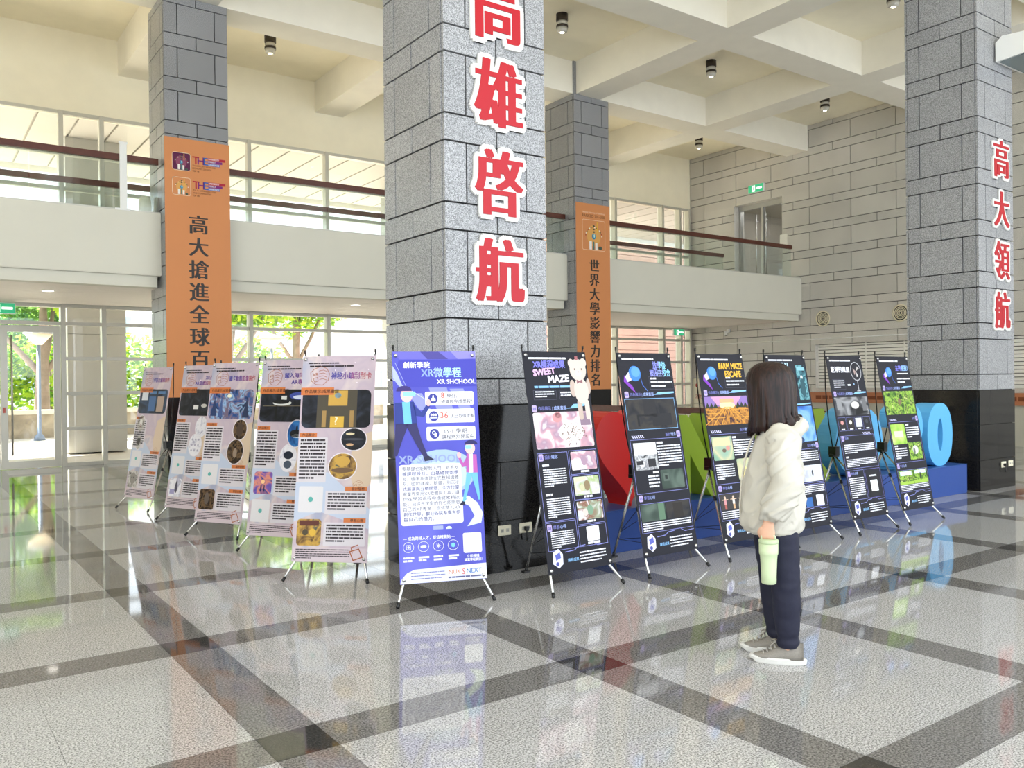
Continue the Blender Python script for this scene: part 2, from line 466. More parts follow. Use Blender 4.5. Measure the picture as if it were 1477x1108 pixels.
# ---- balcony slab with fascia
YFA = 13.75
bal = empty('trim_1', (0, 0, 0), kind='structure'); bal['label'] = 'pale balcony slab with a plain fascia and stepped underside'
def segs(gaps, x0, x1):
    xs = [x0]+[q for g in gaps for q in g]+[x1]; return list(zip(xs[0::2], xs[1::2]))
gaps = [(PXL-.002, PXL+CW+.002), (PXT-.002, PXT+CW+.002)]
for a, b in segs(gaps, XL, XW-.002):
    box('fascia_panel', (a, YFA, 3.17), (b, YFA+.22, 4.13), FASC, bal, .01)
    box('fascia_step', (a+(.05 if a > 0 else 0), YFA+.07, 3.00), (b-.05, YFA+.30, 3.17), FASC, bal)
    box('curb_strip', (a, YFA+.03, 4.13), (b, YFA+.12, 4.155), ALU, bal)
box('slab', (XL, YFA+.30, 3.03), (XW-.002, YF-.02, Z2), SOFF, bal)
for k in range(12):   # plank seams of the soffit are real strips
    box('soffit_plank', (XL, YFA+.32+k*.295, 3.012), (XW-.01, YFA+.32+k*.295+.285, 3.03), SOFF, bal)

# ---- glazed front: mullions, transoms and panes
MX = [-8.6, -7.0, -5.2, -3.4, -1.6, -.05, .42, 2.44, 3.13, 4.45, 5.95, 7.68, 9.45, 11.2, 12.6, 14.4, 16.3, 18.17, 18.9, 19.3]
def glazing(name, label, zs, z_lo, z_hi, door=None):
    wn = empty(name, (0, YF, 0), kind='structure'); wn['label'] = label
    for x in MX:
        if door and door[0]+.01 < x < door[1]-.01: continue
        box('mullion', (x-.04, -.09, z_lo), (x+.04, .09, z_hi), ALU, wn, .006)
        box('mullion_cap', (x-.025, .09, z_lo), (x+.025, .14, z_hi), WHITE, wn)
    for a, b in zip(MX[:-1], MX[1:]):
        lv = list(zs)
        if door and a >= door[0]-.01 and b <= door[1]+.01: lv = [q for q in zs if q >= 2.6]
        for z in lv:
            box('transom', (a+.04, -.06, z-.033), (b-.04, .06, z+.033), ALU, wn, .006)
        lv2 = lv
        for z0, z1 in zip(lv2[:-1], lv2[1:]):
            box('pane', (a+.04, -.006, z0+.033), (b-.04, .006, z1-.033), GLASS, wn)
    return wn
glazing('window_1', 'ground floor glass front with aluminium mullions and transoms', [.033, .70, 1.35, 2.0, 2.65, 2.98], 0, 3.01, (.42, 2.44))
glazing('window_2', 'upper glass front with aluminium mullions and transoms', [3.93, 4.55, 5.16, 5.81, 6.57], Z2, 6.6)
# entrance doors
for k, (x0, x1) in enumerate(((.47, 1.425), (1.435, 2.39))):
    d = empty('door_%d' % (k+1), (x0, YF, 0), kind='structure'); d['label'] = 'aluminium framed glass entrance door leaf'
    wd = x1-x0
    box('stile', (0, -.03, .01), (.11, .03, 2.6), ALU, d); box('stile', (wd-.11, -.03, .01), (wd, .03, 2.6), ALU, d)
    box('rail', (.11, -.03, .01), (wd-.11, .03, .14), ALU, d); box('rail', (.11, -.03, 2.48), (wd-.11, .03, 2.6), ALU, d)
    box('pane', (.11, -.005, .14), (wd-.11, .005, 2.48), GLASS, d)
    hx = .17 if k else wd-.17
    hb = MB(); hb.tube([(hx, -.09, .25), (hx, -.09, 2.42)], .016, STEEL); hb.tube([(hx, -.09, .5), (hx, -.03, .5)], .01, STEEL); hb.tube([(hx, -.09, 2.1), (hx, -.03, 2.1)], .01, STEEL)
    hb.build('handle', d)
    lk = MB(); lx = .05 if k else wd-.05
    lk.box((lx-.02, -.045, 1.02), (lx+.02, -.03, 1.12), mat('sign_red', 'd06a5e', .5)); lk.build('lock_plate', d)

# ---- railings on the balcony (front edge and back edge of the walkway)
def railing(y, zb, spans, label, zt=4.98, x_end=None):
    r = empty('railing', (0, y, 0), 0, label, 'railing', 'glass balcony railings')
    for a, b in spans:
        hr = MB(); hr.box((a, -.035, zt-.095), (b, .035, zt), WOODR); hr.build('handrail', r)
        n = max(1, round((b-a)/1.75)); w_ = (b-a)/n
        for k in range(n):
            box('glass_panel', (a+k*w_+.012, -.006, zb+.001), (a+(k+1)*w_-.012, .006, zt-.095), GLASS2, r)
    return r
railing(YFA+.075, 4.155, [(XL, PXL-.02), (PXL+CW+.02, PXT-.02), (PXT+CW+.02, 19.05)], 'balcony glass railing with dark wooden handrail along the front edge')
railing(15.8, Z2, [(-4, 18.7)], 'second glass railing behind the first, along the back of the balcony')

# ================================================================== SIGNS ON COLUMNS
RED = mat('sign_red_acrylic', 'b01422', .35, spec=.3); SIGNW = mat('sign_white_board', 'dddbd5', .4)
def sign_char(ch, xc, zc, W_, H_, y, label):
    e = empty('sign_character', (xc, y, zc), 0, label, 'sign letter', 'red characters on the columns')
    for nm, bold, heavy, m, y0, dp in (('backing', .068, .060, SIGNW, -.012, .010), ('face', .0, .044, RED, -.026, .003)):
        vs_, fs = glyphs(ch, bold, heavy, 4, .01)
        if nm == 'backing':
            x0 = min(v[0] for v in vs_); x1 = max(v[0] for v in vs_); z0 = min(v[1] for v in vs_); z1 = max(v[1] for v in vs_)
            fx, fz = W_/(x1-x0), H_/(z1-z0); cx0, cz0 = (x0+x1)/2, (z0+z1)/2
        mb = MB(); mb.add([((v[0]-cx0)*fx, y0-(v[2]/.01)*dp, (v[1]-cz0)*fz) for v in vs_], fs, m)
        mb.build(nm, e)
for ch, zt, zb_, w_ in (('高', 4.80, 4.10, 'topmost'), ('雄', 4.03, 3.44, 'second from the top'), ('啓', 3.33, 2.75, 'third from the top'), ('航', 2.64, 2.08, 'lowest')):
    sign_char(ch, 3.80, (zt+zb_)/2, .54, zt-zb_, PY0, 'large red character %s with white outline on the middle column, %s of four' % (ch, w_))
for ch, zt, zb_, w_ in (('高', 4.645, 4.09, 'topmost'), ('大', 3.97, 3.44, 'second from the top'), ('領', 3.31, 2.745, 'third from the top'), ('航', 2.64, 2.09, 'lowest')):
    sign_char(ch, 11.88, (zt+zb_)/2, .50, zt-zb_, PYR, 'narrow looking red character %s on the right column, %s of four' % (ch, w_))

def rank_icon(p, u0, t0, u1, t1, back):
    W_ = u1-u0
    if back: p.rrect(u0, t0, u1, t1, back, 1, .03)
    p.line(corners(u0, t0, u1, t1, .035, 4), .008, 'f3d9b8', 2, True)
    cu, ct = (u0+u1)/2, (t0+t1)/2+.02*W_
    p.ell(cu, ct, .30*W_, .36*W_, 'dfa65c' if not back else '8d4a63', 2)
    p.ell(cu, ct+.02*W_, .085*W_, .10*W_, '3d86a8', 4); p.ell(cu+.02*W_, ct, .03*W_, .06*W_, 'bfe0d0', 5)
    for q in (-.33, -.22, -.13): p.ell(cu, ct+q*W_, .05*W_, .025*W_, '3c4a3a', 4)
    p.rect(cu+.13*W_, t0+.05*W_, cu+.17*W_, ct-.1*W_, 'e8b23c', 4)
    for a, b, c_, d in ((-.2, .20, .11, .26), (.06, .24, .10, .22), (-.04, .22, .06, .26)):
        p.rect(cu+a*W_, t1-d*W_-.02, cu+(a+c_)*W_, t1-.012, 'efe9df' if c_ > .07 else '4f7d78', 4)
    for i in range(14):
        a = PI*(.05+i*.069); p.ell(cu+.36*W_*math.cos(a), ct-.33*W_*math.sin(a)+.05*W_, .022*W_, .022*W_, ('f4efe6', 'a8432f', '4b5a3a')[i % 3], 4)
    p.ell(cu+.28*W_, t1-.09*W_, .08*W_, .06*W_, '45584a', 4)
def rank_logo(p, u, t, lines):
    p.text('T', u, t+.125, .165, 'b3263a', 3, .02); p.text('H', u+.075, t+.125, .165, '7d2a78', 3, .02); p.text('E', u+.165, t+.125, .165, '2b5db0', 3, .02)
    for k, (wrd, c_, w_) in enumerate((('UNIVERSITY', 'b3263a', .265), ('IMPACT', '7d2a78', .22), ('RANKINGS', '2b5db0', .18))):
        tt = t+.004+k*.043
        p.rect(u+.235, tt, u+.235+w_, tt+.039, c_, 2); p.text(wrd, u+.242, tt+.032, .038, 'f6f1ea', 3, .01, width=.165 if k != 1 else .11)
    for k, ln in enumerate(lines): p.text(ln, u, t+.165+k*.042, .036, '53311b', 3, .012 if k == 2 else 0, width=(.35, .28, .10)[k])
def orange_banner(x0, x1, y, z0, z1, label):
    e = empty('wall_banner', ((x0+x1)/2, y, z0), 0, label, 'banner')
    box('vinyl_sheet', (-(x1-x0)/2, -.012, 0), ((x1-x0)/2, -.001, z1-z0), ORANGE, e)
    return e, Print(x1-x0, z1-z0)
e, p = orange_banner(PXL-.005, PXL+CW+.005, PY1, 1.30, 5.27, 'orange vertical banner with black characters on the left column')
INKB = mat('banner_black_ink', '241d19', .5)
rank_icon(p, .11, .22, .38, .49, '5d1f45'); rank_logo(p, .41, .24, ('SDG 8: DECENT WORK AND', 'ECONOMIC GROWTH', 'TOP 96'))
rank_icon(p, .11, .60, .38, .87, None); rank_logo(p, .41, .62, ('SDG 11: SUSTAINABLE CITIES', 'AND COMMUNITIES', 'TOP 100'))
p.build('logo_print', e, (0, -.012, 0), None); p = Print(.98, 3.97)
for k, ch in enumerate('高大搶進全球百'):
    zc = 3.965-k*.347
    p.text(ch, .49, (5.27-zc)+.115, .31, INKB, 3, .0, .034, align='c', sx=.98)
p.build('poster_print', e, (0, -.012, 0), None)
e, p = orange_banner(PXT+.02, PXT+CW-.01, PY1, 1.30, 5.20, 'orange vertical banner with black characters on the slim far column')
p.text('National University of Kaohsiung', .48, .20, .05, 'f1d9bd', 3, 0, width=.62, align='c')
p.text('RANKED 201–300', .48, .285, .085, '5c3a1e', 3, 0, width=.62, align='c')
rank_icon(p, .17, .34, .80, .97, None)
p.build('logo_print', e, (0, -.012, 0), None); p = Print(p.W, p.H)
for k, ch in enumerate('世界大學影響力排名'):
    zc = 3.90-k*.300
    p.text(ch, .49, (5.20-zc)+.105, .285, INKB, 3, .0, .034, align='c', sx=1.0)
p.build('poster_print', e, (0, -.012, 0), None)

# sockets on the column bases
def socket(x, z, y, label, plug):
    e = empty('wall_socket', (x, y, z), 0, label, 'socket')
    box('plate', (-.062, -.012, -.04), (.062, -.001, .04), mat('ivory_plastic', 'e6dfc6', .4), e, .004)
    for sx in (-.025, .025):
        mb = MB(); mb.box((sx-.014, -.0145, -.014), (sx+.014, -.012, .014), mat('grey_plastic', 'b9b5a6', .5))
        for q in (-.005, .005): mb.box((sx+q-.0015, -.0155, -.006), (sx+q+.0015, -.0145, .006), BLK)
        mb.build('outlet', e)
    if plug:
        q = MB(); q.box((-.02, -.045, -.02), (.005, -.0155, .015), BLK); q.tube([(-.01, -.035, -.02), (-.01, -.04, -.07), (-.008, -.03, -.1)], .006, BLK); q.build('plug', e)
socket(3.823, .327, PY0, 'ivory wall socket without a plug on the middle column base', False)
socket(4.03, .326, PY0, 'ivory wall socket with a black plug on the middle column base', True)
socket(11.91, .312, PYR, 'ivory wall socket with a plug on the right column base', True)
socket(12.11, .316, PYR, 'ivory wall socket nearest the outer edge of the right column base', False)
# white box lamp on the right column
e = empty('flood_light', (12.05, PYR, 5.68), 0, 'white angular flood light housing mounted on the right column', 'light fixture')
mb = MB(); yy = [(-.02, -.05), (-.02, .20), (-.10, .27), (-.42, .24), (-.55, .12), (-.55, -.02)]
vs_ = [(-.30, a, b) for a, b in yy]+[(.45, a, b) for a, b in yy]; nn = len(yy)
mb.add(vs_, [tuple(range(nn)), tuple(range(2*nn-1, nn-1, -1))]+[(i, i+nn, (i+1) % nn+nn, (i+1) % nn) for i in range(nn)], WHITE); mb.build('housing', e)
mb = MB(); mb.add([(-.27, -.06, -.052), (.42, -.06, -.052), (.42, -.53, -.026), (-.27, -.53, -.026), (-.27, -.06, -.062), (.42, -.06, -.062), (.42, -.53, -.036), (-.27, -.53, -.036)], [(0, 1, 2, 3), (7, 6, 5, 4), (0, 4, 5, 1), (1, 5, 6, 2), (2, 6, 7, 3), (3, 7, 4, 0)], mat('lamp_glass', '6f7b7b', .1)); mb.build('lens', e)

# ================================================================== X-FRAME BANNER STANDS
TILT = math.atan2(.29, 1.57)
def stand_hardware(root, sheet_mat):
    TOPY, TOPZ = .38, 1.71; hub = Vector((0, .49, .745))
    b = mesh_obj('banner_sheet', box_mesh(.60, .002, 1.60, sheet_mat), root, None, (0, (.09+TOPY)/2, (.14+TOPZ)/2), (-TILT, 0, 0))
    hb = MB(); hb.box((-.035, .45, .71), (.035, .53, .80), BLK); hb.box((-.052, .465, .695), (.052, .515, .725), BLK); hb.build('hub', root)
    for s in (-1, 1):
        r = MB(); r.tube([hub+Vector((s*.02, 0, .03)), (s*.11, .475, 1.05), (s*.21, .44, 1.40), (s*.282, .395, 1.70), (s*.293, .392, 1.745)], .0055, BLK, 6); r.build('upper_rod', root)
        k = MB(); k.tube([(s*.290, .392, 1.735), (s*.290, .392, 1.76)], .008, BLK, 6); k.build('corner_hook', root)
        lg = MB(); a = hub+Vector((s*.02, 0, -.045)); c_ = Vector((s*.33, 0, .012))
        kn_ = Vector((s*.272, .112, .15)); lg.tube([a, kn_, c_], .0095, CHROME, 8); leg = lg.build('front_leg', root)
        ft = MB(); d = (c_-kn_).normalized(); ft.tube([c_-d*.03, c_+d*.004], .0125, BLK, 8); ft.build('foot_cap', leg)
        jt = MB(); q = a.lerp(kn_, .42); d = (kn_-a).normalized(); jt.tube([q-d*.018, q+d*.018], .014, BLK, 8); jt.build('leg_joint', leg)
        gm = MB(); gm.tube([(s*.275, .082, .165), (s*.275, .105, .168)], .012, CHROME, 8); gm.build('grommet', root); gm = MB(); gm.tube([(s*.275, .360, 1.685), (s*.275, .380, 1.688)], .012, CHROME, 8); gm.build('grommet', root)
    lg = MB(); a = hub+Vector((0, .01, -.045)); c_ = Vector((0, .76, .012)); lg.tube([a, c_], .0105, CHROME, 8); leg = lg.build('rear_leg', root)
    d = (c_-a).normalized(); ft = MB(); ft.tube([c_-d*.03, c_+d*.004], .0125, BLK, 8); ft.box((-.03, .74, .0), (.03, .78, .014), BLK); ft.build('foot_cap', leg)
    for s in (-1, 1):
        cd = MB(); cd.tube([(0, .68, .22), (s*.125, .33, .47)], .0025, BLK, 5); cd.tube([(0, .70, .16), (s*.25, .17, .24)], .0025, BLK, 5); cd.build('cord', root)
def stand(cx, cy, ang, label, sheet_mat, pr):
    root = empty('banner_stand', (cx, cy, 0), ang, label, 'banner stand', 'banner stands on display')
    stand_hardware(root, sheet_mat)
    pr.build('poster_print', root, (0, .09-.001, .14), (-TILT, 0, 0))
    return root

PINK = picture('pink_sheet', ('a79cae', 'c3b0b7', 'b9a8b3', 'cdbdbb', 'a0a2b6'), 2.2, 3, .6)
DARK = mat('dark_sheet', '1d1d26', .5, spec=.2)
BLUE = picture('blue_sheet', ('4a47a8', '5152b4', '5a5cc0', '6b6ccb'), 1.3, 2, .5)

def scene_pic(p, u0, t0, u1, t1, m, k=2, r=.03, seed=0, shapes=()):
    p.rrect(u0, t0, u1, t1, m, k, r)
    for (kind, a, b, c_, d, col) in shapes:
        W_, H_ = u1-u0, t1-t0
        if kind == 'e': p.ell(u0+a*W_, t0+b*H_, c_*W_, d*H_, col, k+1)
        elif kind == 'r': p.rect(u0+a*W_, t0+b*H_, u0+c_*W_, t0+d*H_, col, k+1)
        elif kind == 'E': p.ell(u0+a*W_, t0+b*H_, c_*W_, d*H_, col, k+2)
        elif kind == 'R': p.rect(u0+a*W_, t0+b*H_, u0+c_*W_, t0+d*H_, col, k+2)
        elif kind == 't': p.poly([(u0+a*W_, t0+b*H_), (u0+c_*W_, t0+d*H_), (u0+(2*c_-a)*W_, t0+b*H_)], col, k+1)
def fist(p, u, t, s):
    c = 'a8715c'
    p.line([(u-.7*s, t+.5*s), (u-.8*s, t-.2*s), (u-.5*s, t-.5*s), (u+.1*s, t-.75*s), (u+.6*s, t-.55*s), (u+.85*s, t-.1*s), (u+.75*s, t+.45*s), (u+.3*s, t+.85*s), (u-.3*s, t+.8*s)], .05*s, c, 3, True)
    p.text('VR', u-.62*s, t+.1*s, .42*s, c, 3, .01)
    for k in range(4): p.line([(u-.05*s+k*.02*s, t-.35*s+k*.24*s), (u+.3*s, t-.42*s+k*.24*s), (u+.62*s, t-.3*s+k*.24*s)], .045*s, c, 3)
    p.line([(u-.55*s, t+.3*s), (u-.2*s, t+.2*s), (u-.1*s, t+.5*s), (u-.4*s, t+.6*s)], .045*s, c, 3, True)
def pink_print(title, pics, seed, style=0):
    p = Print(.6, 1.6); T = 'a05a33'; OR = 'c8733f'; DK = '30282c'
    for i in range(9):
        rnd = random.Random(seed*9+i); p.ell(rnd.uniform(.25, .58), rnd.uniform(.03, .24), .004, .004, 'efe4ea', 1, 8)
    p.poly([(.45, .66), (.6, .60), (.6, 1.0), (.5, 1.15), (.42, .9)], 'ceb79e', 1); p.poly([(0, 1.0), (.25, .92), (.6, 1.2), (.6, 1.35), (.2, 1.22), (0, 1.3)], 'b7bfd0', 1)
    p.dashes(.05, .055, .30, .065, 1, DK, 3, .9, seed, 1); p.dashes(.06, .078, .42, .092, 1, DK, 3, .9, seed+1, 1)
    fist(p, .145, .155, .095)
    cols = ['4d4796', '66428c', '8a4480', 'a8505c']
    if isinstance(title, str): p.text(title, .24, .185, .06, '54458f', 3, .02, width=.33, colors=cols)
    else:
        p.text(title[0], .56, .165, .052, '54458f', 3, .02, align='r', colors=cols); p.text(title[1], .50, .225, .052, '54458f', 3, .02, align='r', colors=cols)
    scene_pic(p, .015, .275, .575, .575, pics[0][0], 2, .045, seed, pics[0][1])
    p.rect(0, .255, .27, .315, OR, 5); p.text('作品展示/成果畫面', .03, .298, .034, '2d1b12', 6, .012)
    p.rect(.01, .615, .15, .65, OR, 3); p.text('作品簡介', .03, .641, .026, '2d1b12', 4, .012)
    p.rrect(0.005, .65, .24, 1.0, 'cdc6ca', 2, .008); p.dashes(.02, .665, .225, .985, 12, DK, 3, .52, seed, .6)
    for (uu, tt, ru, rt, m, sh) in pics[1]:
        p.ell(uu, tt, ru+.008, rt+.008, 'ded6da', 2); p.ell(uu, tt, ru, rt, m, 3)
        for (a, b, c_, d, col) in sh: p.ell(uu+a*ru, tt+b*rt, c_*ru, d*rt, col, 4)
    fist(p, .50, 1.02, .05)
    q0, q1 = (1.03, 1.28) if style != 2 else (1.28, 1.03)
    p.rrect(.03, q0, .225, q0+.2, 'd4d0d1', 2, .012); p.ell(.127, q0+.1, .02, .02, '58a59c', 3)
    scene_pic(p, .03, q1, .225, q1+.2, pics[2][0], 2, .025, seed, pics[2][1])
    for tt, s2, hd in ((1.03, 1, '設計發想'), (1.27, 2, '學習心得')):
        p.rect(.40, tt, .575, tt+.034, OR, 4); p.text(hd, .555, tt+.027, .026, '2d1b12', 5, .012, align='r')
        p.rrect(.245, tt+.034, .575, tt+.21, 'cdc6ca', 2, .008); p.dashes(.265, tt+.05, .56, tt+.19, 6, DK, 3, .5, seed+s2, .5)
    p.rect(.005, 1.495, .595, 1.6, 'c8b8bd', 2); p.dashes(.03, 1.505, .46, 1.585, 5, DK, 3, .45, seed+5, .3)
    p.line([(.46, 1.52), (.53, 1.50), (.56, 1.56), (.49, 1.585)], .008, T, 3, True); p.line([(.48, 1.53), (.47, 1.49), (.52, 1.47)], .007, T, 3)
    return p
NIGHT = picture('pic_night', ('0f1014', '17181d', '22252e', '2c3440'), 9, 4)
YTPIC = picture('pic_dashboard', ('1c222b', '26303d', '34475f', '2a3340'), 5, 1)
TOWER = picture('pic_blue_town', ('1d2b4a', '31558f', '7c6a7a', '8fb2d8', '26324e'), 11, 4)
SEA = picture('pic_sea', ('173f77', '2c6cab', '5a9cc9'), 7, 3)
WOODP = picture('pic_board', ('4a3421', '8a6a3b', 'c39a45', '56584c'), 12, 4)
DUSK = picture('pic_dusk', ('3b4aa0', '7d58a0', 'd98a72', '35408a'), 9, 2)
CATS = picture('pic_cat', ('6b655e', 'a19a92', 'cac4bd', '575049'), 14, 4)
CAST = picture('pic_dark_room', ('1a1512', '33261d', '6d543a', '0f0d0c'), 16, 4)
PALE = picture('pic_pale', ('d7d3d8', 'e3e0e4', 'a9a6b8'), 12, 3)
LEFT = [  # left foot pixel and right foot pixel guide the places; facing the camera side
 ('YT影片編輯製作', (YTPIC, [('r', .08, .1, .3, .45, 'c9cdd2'), ('r', .36, .08, .6, .2, '49709b'), ('r', .36, .3, .6, .9, '3e5f8b'), ('r', .66, .3, .9, .92, 'a58f80'), ('r', .66, .08, .92, .2, '49709b')]),
  [(.12, .70, .075, .10, CATS, [(0, -.1, .4, .4, 'd8d2cc'), (0, .2, .15, .25, '8d5a56')]), (.13, .93, .05, .09, CATS, [(0, -.2, .6, .4, '3d3733')])], (CATS, [('e', .5, .45, .3, .35, '8b847c'), ('E', .4, .4, .05, .06, '2e2a27'), ('E', .6, .4, .05, .06, '2e2a27')])),
 (('XR遊戲', 'AR遊戲設計'), (NIGHT, [('r', .42, .6, .56, .75, 'd9d6d2'), ('e', .9, .2, .05, .09, 'e6e2de'), ('e', .9, .42, .05, .09, 'e6e2de'), ('e', .72, .62, .08, .07, 'b9b5b0')]),
  [(.42, .70, .09, .11, PALE, []), (.36, .90, .10, .12, PALE, [(x, y, .13, .1, 'a7a3b3') for x in (-.5, 0, .5) for y in (-.5, 0, .5)])], (PALE, [('r', .1, .6, .5, .85, '9a94b8'), ('e', .6, .5, .12, .3, '4a4656'), ('E', .62, .2, .06, .1, '3a3644')])),
 ('圖卡動態影像製作', (TOWER, [('t', .05, .9, .12, .25, '283a63'), ('t', .22, .95, .28, .15, '43598a'), ('t', .38, .95, .43, .35, '6e6074'), ('t', .78, .95, .86, .3, '2a3350'), ('e', .45, .22, .05, .06, 'e9e6c8')]),
  [(.45, .68, .085, .10, CAST, [(0, 0, .5, .7, '4a3a30')]), (.42, .90, .10, .12, CAST, [(0, .1, .25, .4, '8d7a68')])], (CAST, [('e', .5, .45, .16, .3, '5d5148')])),
 (('闖入海洋城市', 'AR專案'), (NIGHT, [('e', .75, .2, .2, .12, '3d4a96'), ('E', .78, .24, .16, .06, 'c9cfe0'), ('r', .4, .2, .5, .32, 'c9c9c4'), ('e', .42, .42, .18, .08, 'cfcfcb'), ('E', .40, .38, .16, .07, '101114'), ('r', .3, .5, .34, .9, '0b0b0d'), ('r', .05, .5, .95, .52, '6d6450')]),
  [(.43, .68, .09, .12, SEA, [(0, 0, .75, .3, '10151c'), (.1, .18, .6, .14, 'e4e8ea'), (.05, -.4, .12, .25, '10151c')]), (.37, .90, .085, .12, PALE, [(0, -.2, .6, .3, '1a2230'), (0, .5, .5, .3, '47505e')])], (DUSK, [('e', .5, .45, .1, .1, 'f3c28a'), ('r', .38, .6, .44, .9, '23254c'), ('r', .56, .6, .62, .9, '23254c')])),
 ('神秘小鎮刮刮卡', (NIGHT, [('r', .22, .0, .80, 1.0, '4b4436'), ('R', .38, .02, .66, .42, 'c39a45'), ('R', .30, .55, .36, .98, 'a2814c'), ('R', .70, .55, .76, .98, 'a2814c'), ('R', .42, .70, .62, .99, 'd2a83f'), ('E', .52, .15, .05, .07, '8fb0bf')]),
  [(.45, .665, .10, .085, NIGHT, [(-.3, -.5, .35, .12, 'd8c9a0'), (0, 0, .85, .1, '3d3f48'), (-.3, .5, .3, .12, 'c9a27a')]), (.37, .875, .11, .10, WOODP, [(0, -.4, .55, .4, 'c39a45'), (0, .3, .8, .2, '6b5138')])], (WOODP, [('r', .1, .05, .9, .25, '5b2f24'), ('e', .35, .5, .12, .12, '4d4330'), ('e', .65, .5, .14, .14, 'd2a83f')])),
]
LFEET = [((167, 733.9), (216, 740.7)), ((225, 750.5), None), ((267, 773.8), None), ((341.6, 796.4), None), ((408, 840), (523.6, 846))]
LANG = [-70, -66, -60, -56, -44]
LDESC = ['pale pink banner stand with cat photos, furthest back on the left', 'pale pink banner stand half hidden behind its neighbour, with a black game picture',
         'pale pink banner stand with a blue town picture, third from the glass door', 'pale pink banner stand with whale pictures',
         'pale pink banner stand with a yellow board picture, next to the blue banner']
for i, (title, big, circ, small) in enumerate(LEFT):
    a = math.radians(LANG[i]); lf = at_z(*LFEET[i][0])
    c = lf + Vector((math.cos(a), math.sin(a), 0))*.33
    pr = pink_print(title, (big, circ, small), i+1, 2 if i in (3,) else 0)
    if i == 4: pr.text('?', .30, .55, .09, 'f2e6c0', 6, .02, align='c')
    stand(c.x, c.y, a, LDESC[i], PINK, pr)

# ---- blue banner
p = Print(.6, 1.6)
p.poly([(0, 0), (.6, 0), (.6, .055), (.05, .055)], '6a66bd', 1); p.poly([(.2, 0), (.33, 0), (.40, .055), (.25, .055)], '4c468f', 2); p.poly([(.42, 0), (.6, 0), (.6, .05), (.47, .055)], '8a84cf', 2)
p.poly([(.045, .065), (.6, .055), (.6, .255), (.09, .255), (.03, .12)], '4545ac', 2)
p.poly([(0, .10), (.03, .15), (.07, .255), (.05, .26), (0, .19)], 'a9b2e2', 2)
p.line([(0, .2), (.25, .36)], .004, 'c8cdf0', 2); p.line([(.02, .08), (.1, .27)], .003, 'aab2ee', 3)
p.text('創新學院', .075, .115, .048, 'f4f4fb', 4, .02); p.text('XR微學程', .20, .18, .075, 'b8d8f2', 4, .02, width=.29, colors=['8aa0ee', 'a3bcf2', 'a9d6ee', 'b6ecec'])
p.text('XR SHCHOOL', .595, .233, .045, 'f6f6fb', 4, .022, align='r', width=.285)
for a, b, c_, d in ((.25, .26, .38, .5), (.4, .27, .5, .45), (.1, .3, .2, .42)): p.poly([(a, b), (c_, b), (c_+.06, d), (a+.08, d)], '8b8fd6', 1)
p.ell(.32, .86, .24, .16, '9fb6cf', 1); p.ell(.32, .89, .19, .11, 'b8d2c4', 2); p.ell(.33, .92, .13, .07, 'cfe0c2', 3)
for k, t0 in enumerate((.29, .415, .54)):
    p.rrect(.222, t0, .572, t0+.098, 'e9e8ef', 3, .012); p.ell(.278, t0+.05, .034, .036, '3d4193', 4)
    if k == 0:
        p.rrect(.265, t0+.045, .296, t0+.068, 'eef0f6', 5, .006); p.poly([(.272, t0+.05), (.276, t0+.026), (.284, t0+.026), (.284, t0+.05)], 'eef0f6', 6)
    elif k == 1:
        for q in (-.016, 0, .016): p.ell(.278+q, t0+.04, .007, .008, 'eef0f6', 5); p.ell(.278+q, t0+.065, .011, .012, 'eef0f6', 5, 12, 0, PI)
    else:
        p.ell(.274, t0+.042, .013, .013, 'eef0f6', 5); p.ell(.274, t0+.042, .008, .008, '3d4193', 6); p.rrect(.277, t0+.045, .294, t0+.072, 'eef0f6', 7, .006)
p.text('8', .335, .335, .055, 'd0604f', 4, .01); p.text('學分，', .378, .335, .032, '3f3d4c', 4, .008); p.text('修滿即完成學程！', .335, .375, .032, '3f3d4c', 4, .008, width=.225)
p.text('36', .325, .48, .06, 'd0604f', 4, .01); p.text('人已取得證書', .40, .478, .032, '3f3d4c', 4, .008, width=.165)
p.text('115-1 學期', .33, .585, .034, '3f3d4c', 4, .008, width=.18); p.text('課程熱烈開設中', .33, .625, .034, '3f3d4c', 4, .008, width=.23)
p.text('XR SCHOOL', .02, .79, .075, '8f9cc9', 4, .02, width=.44)
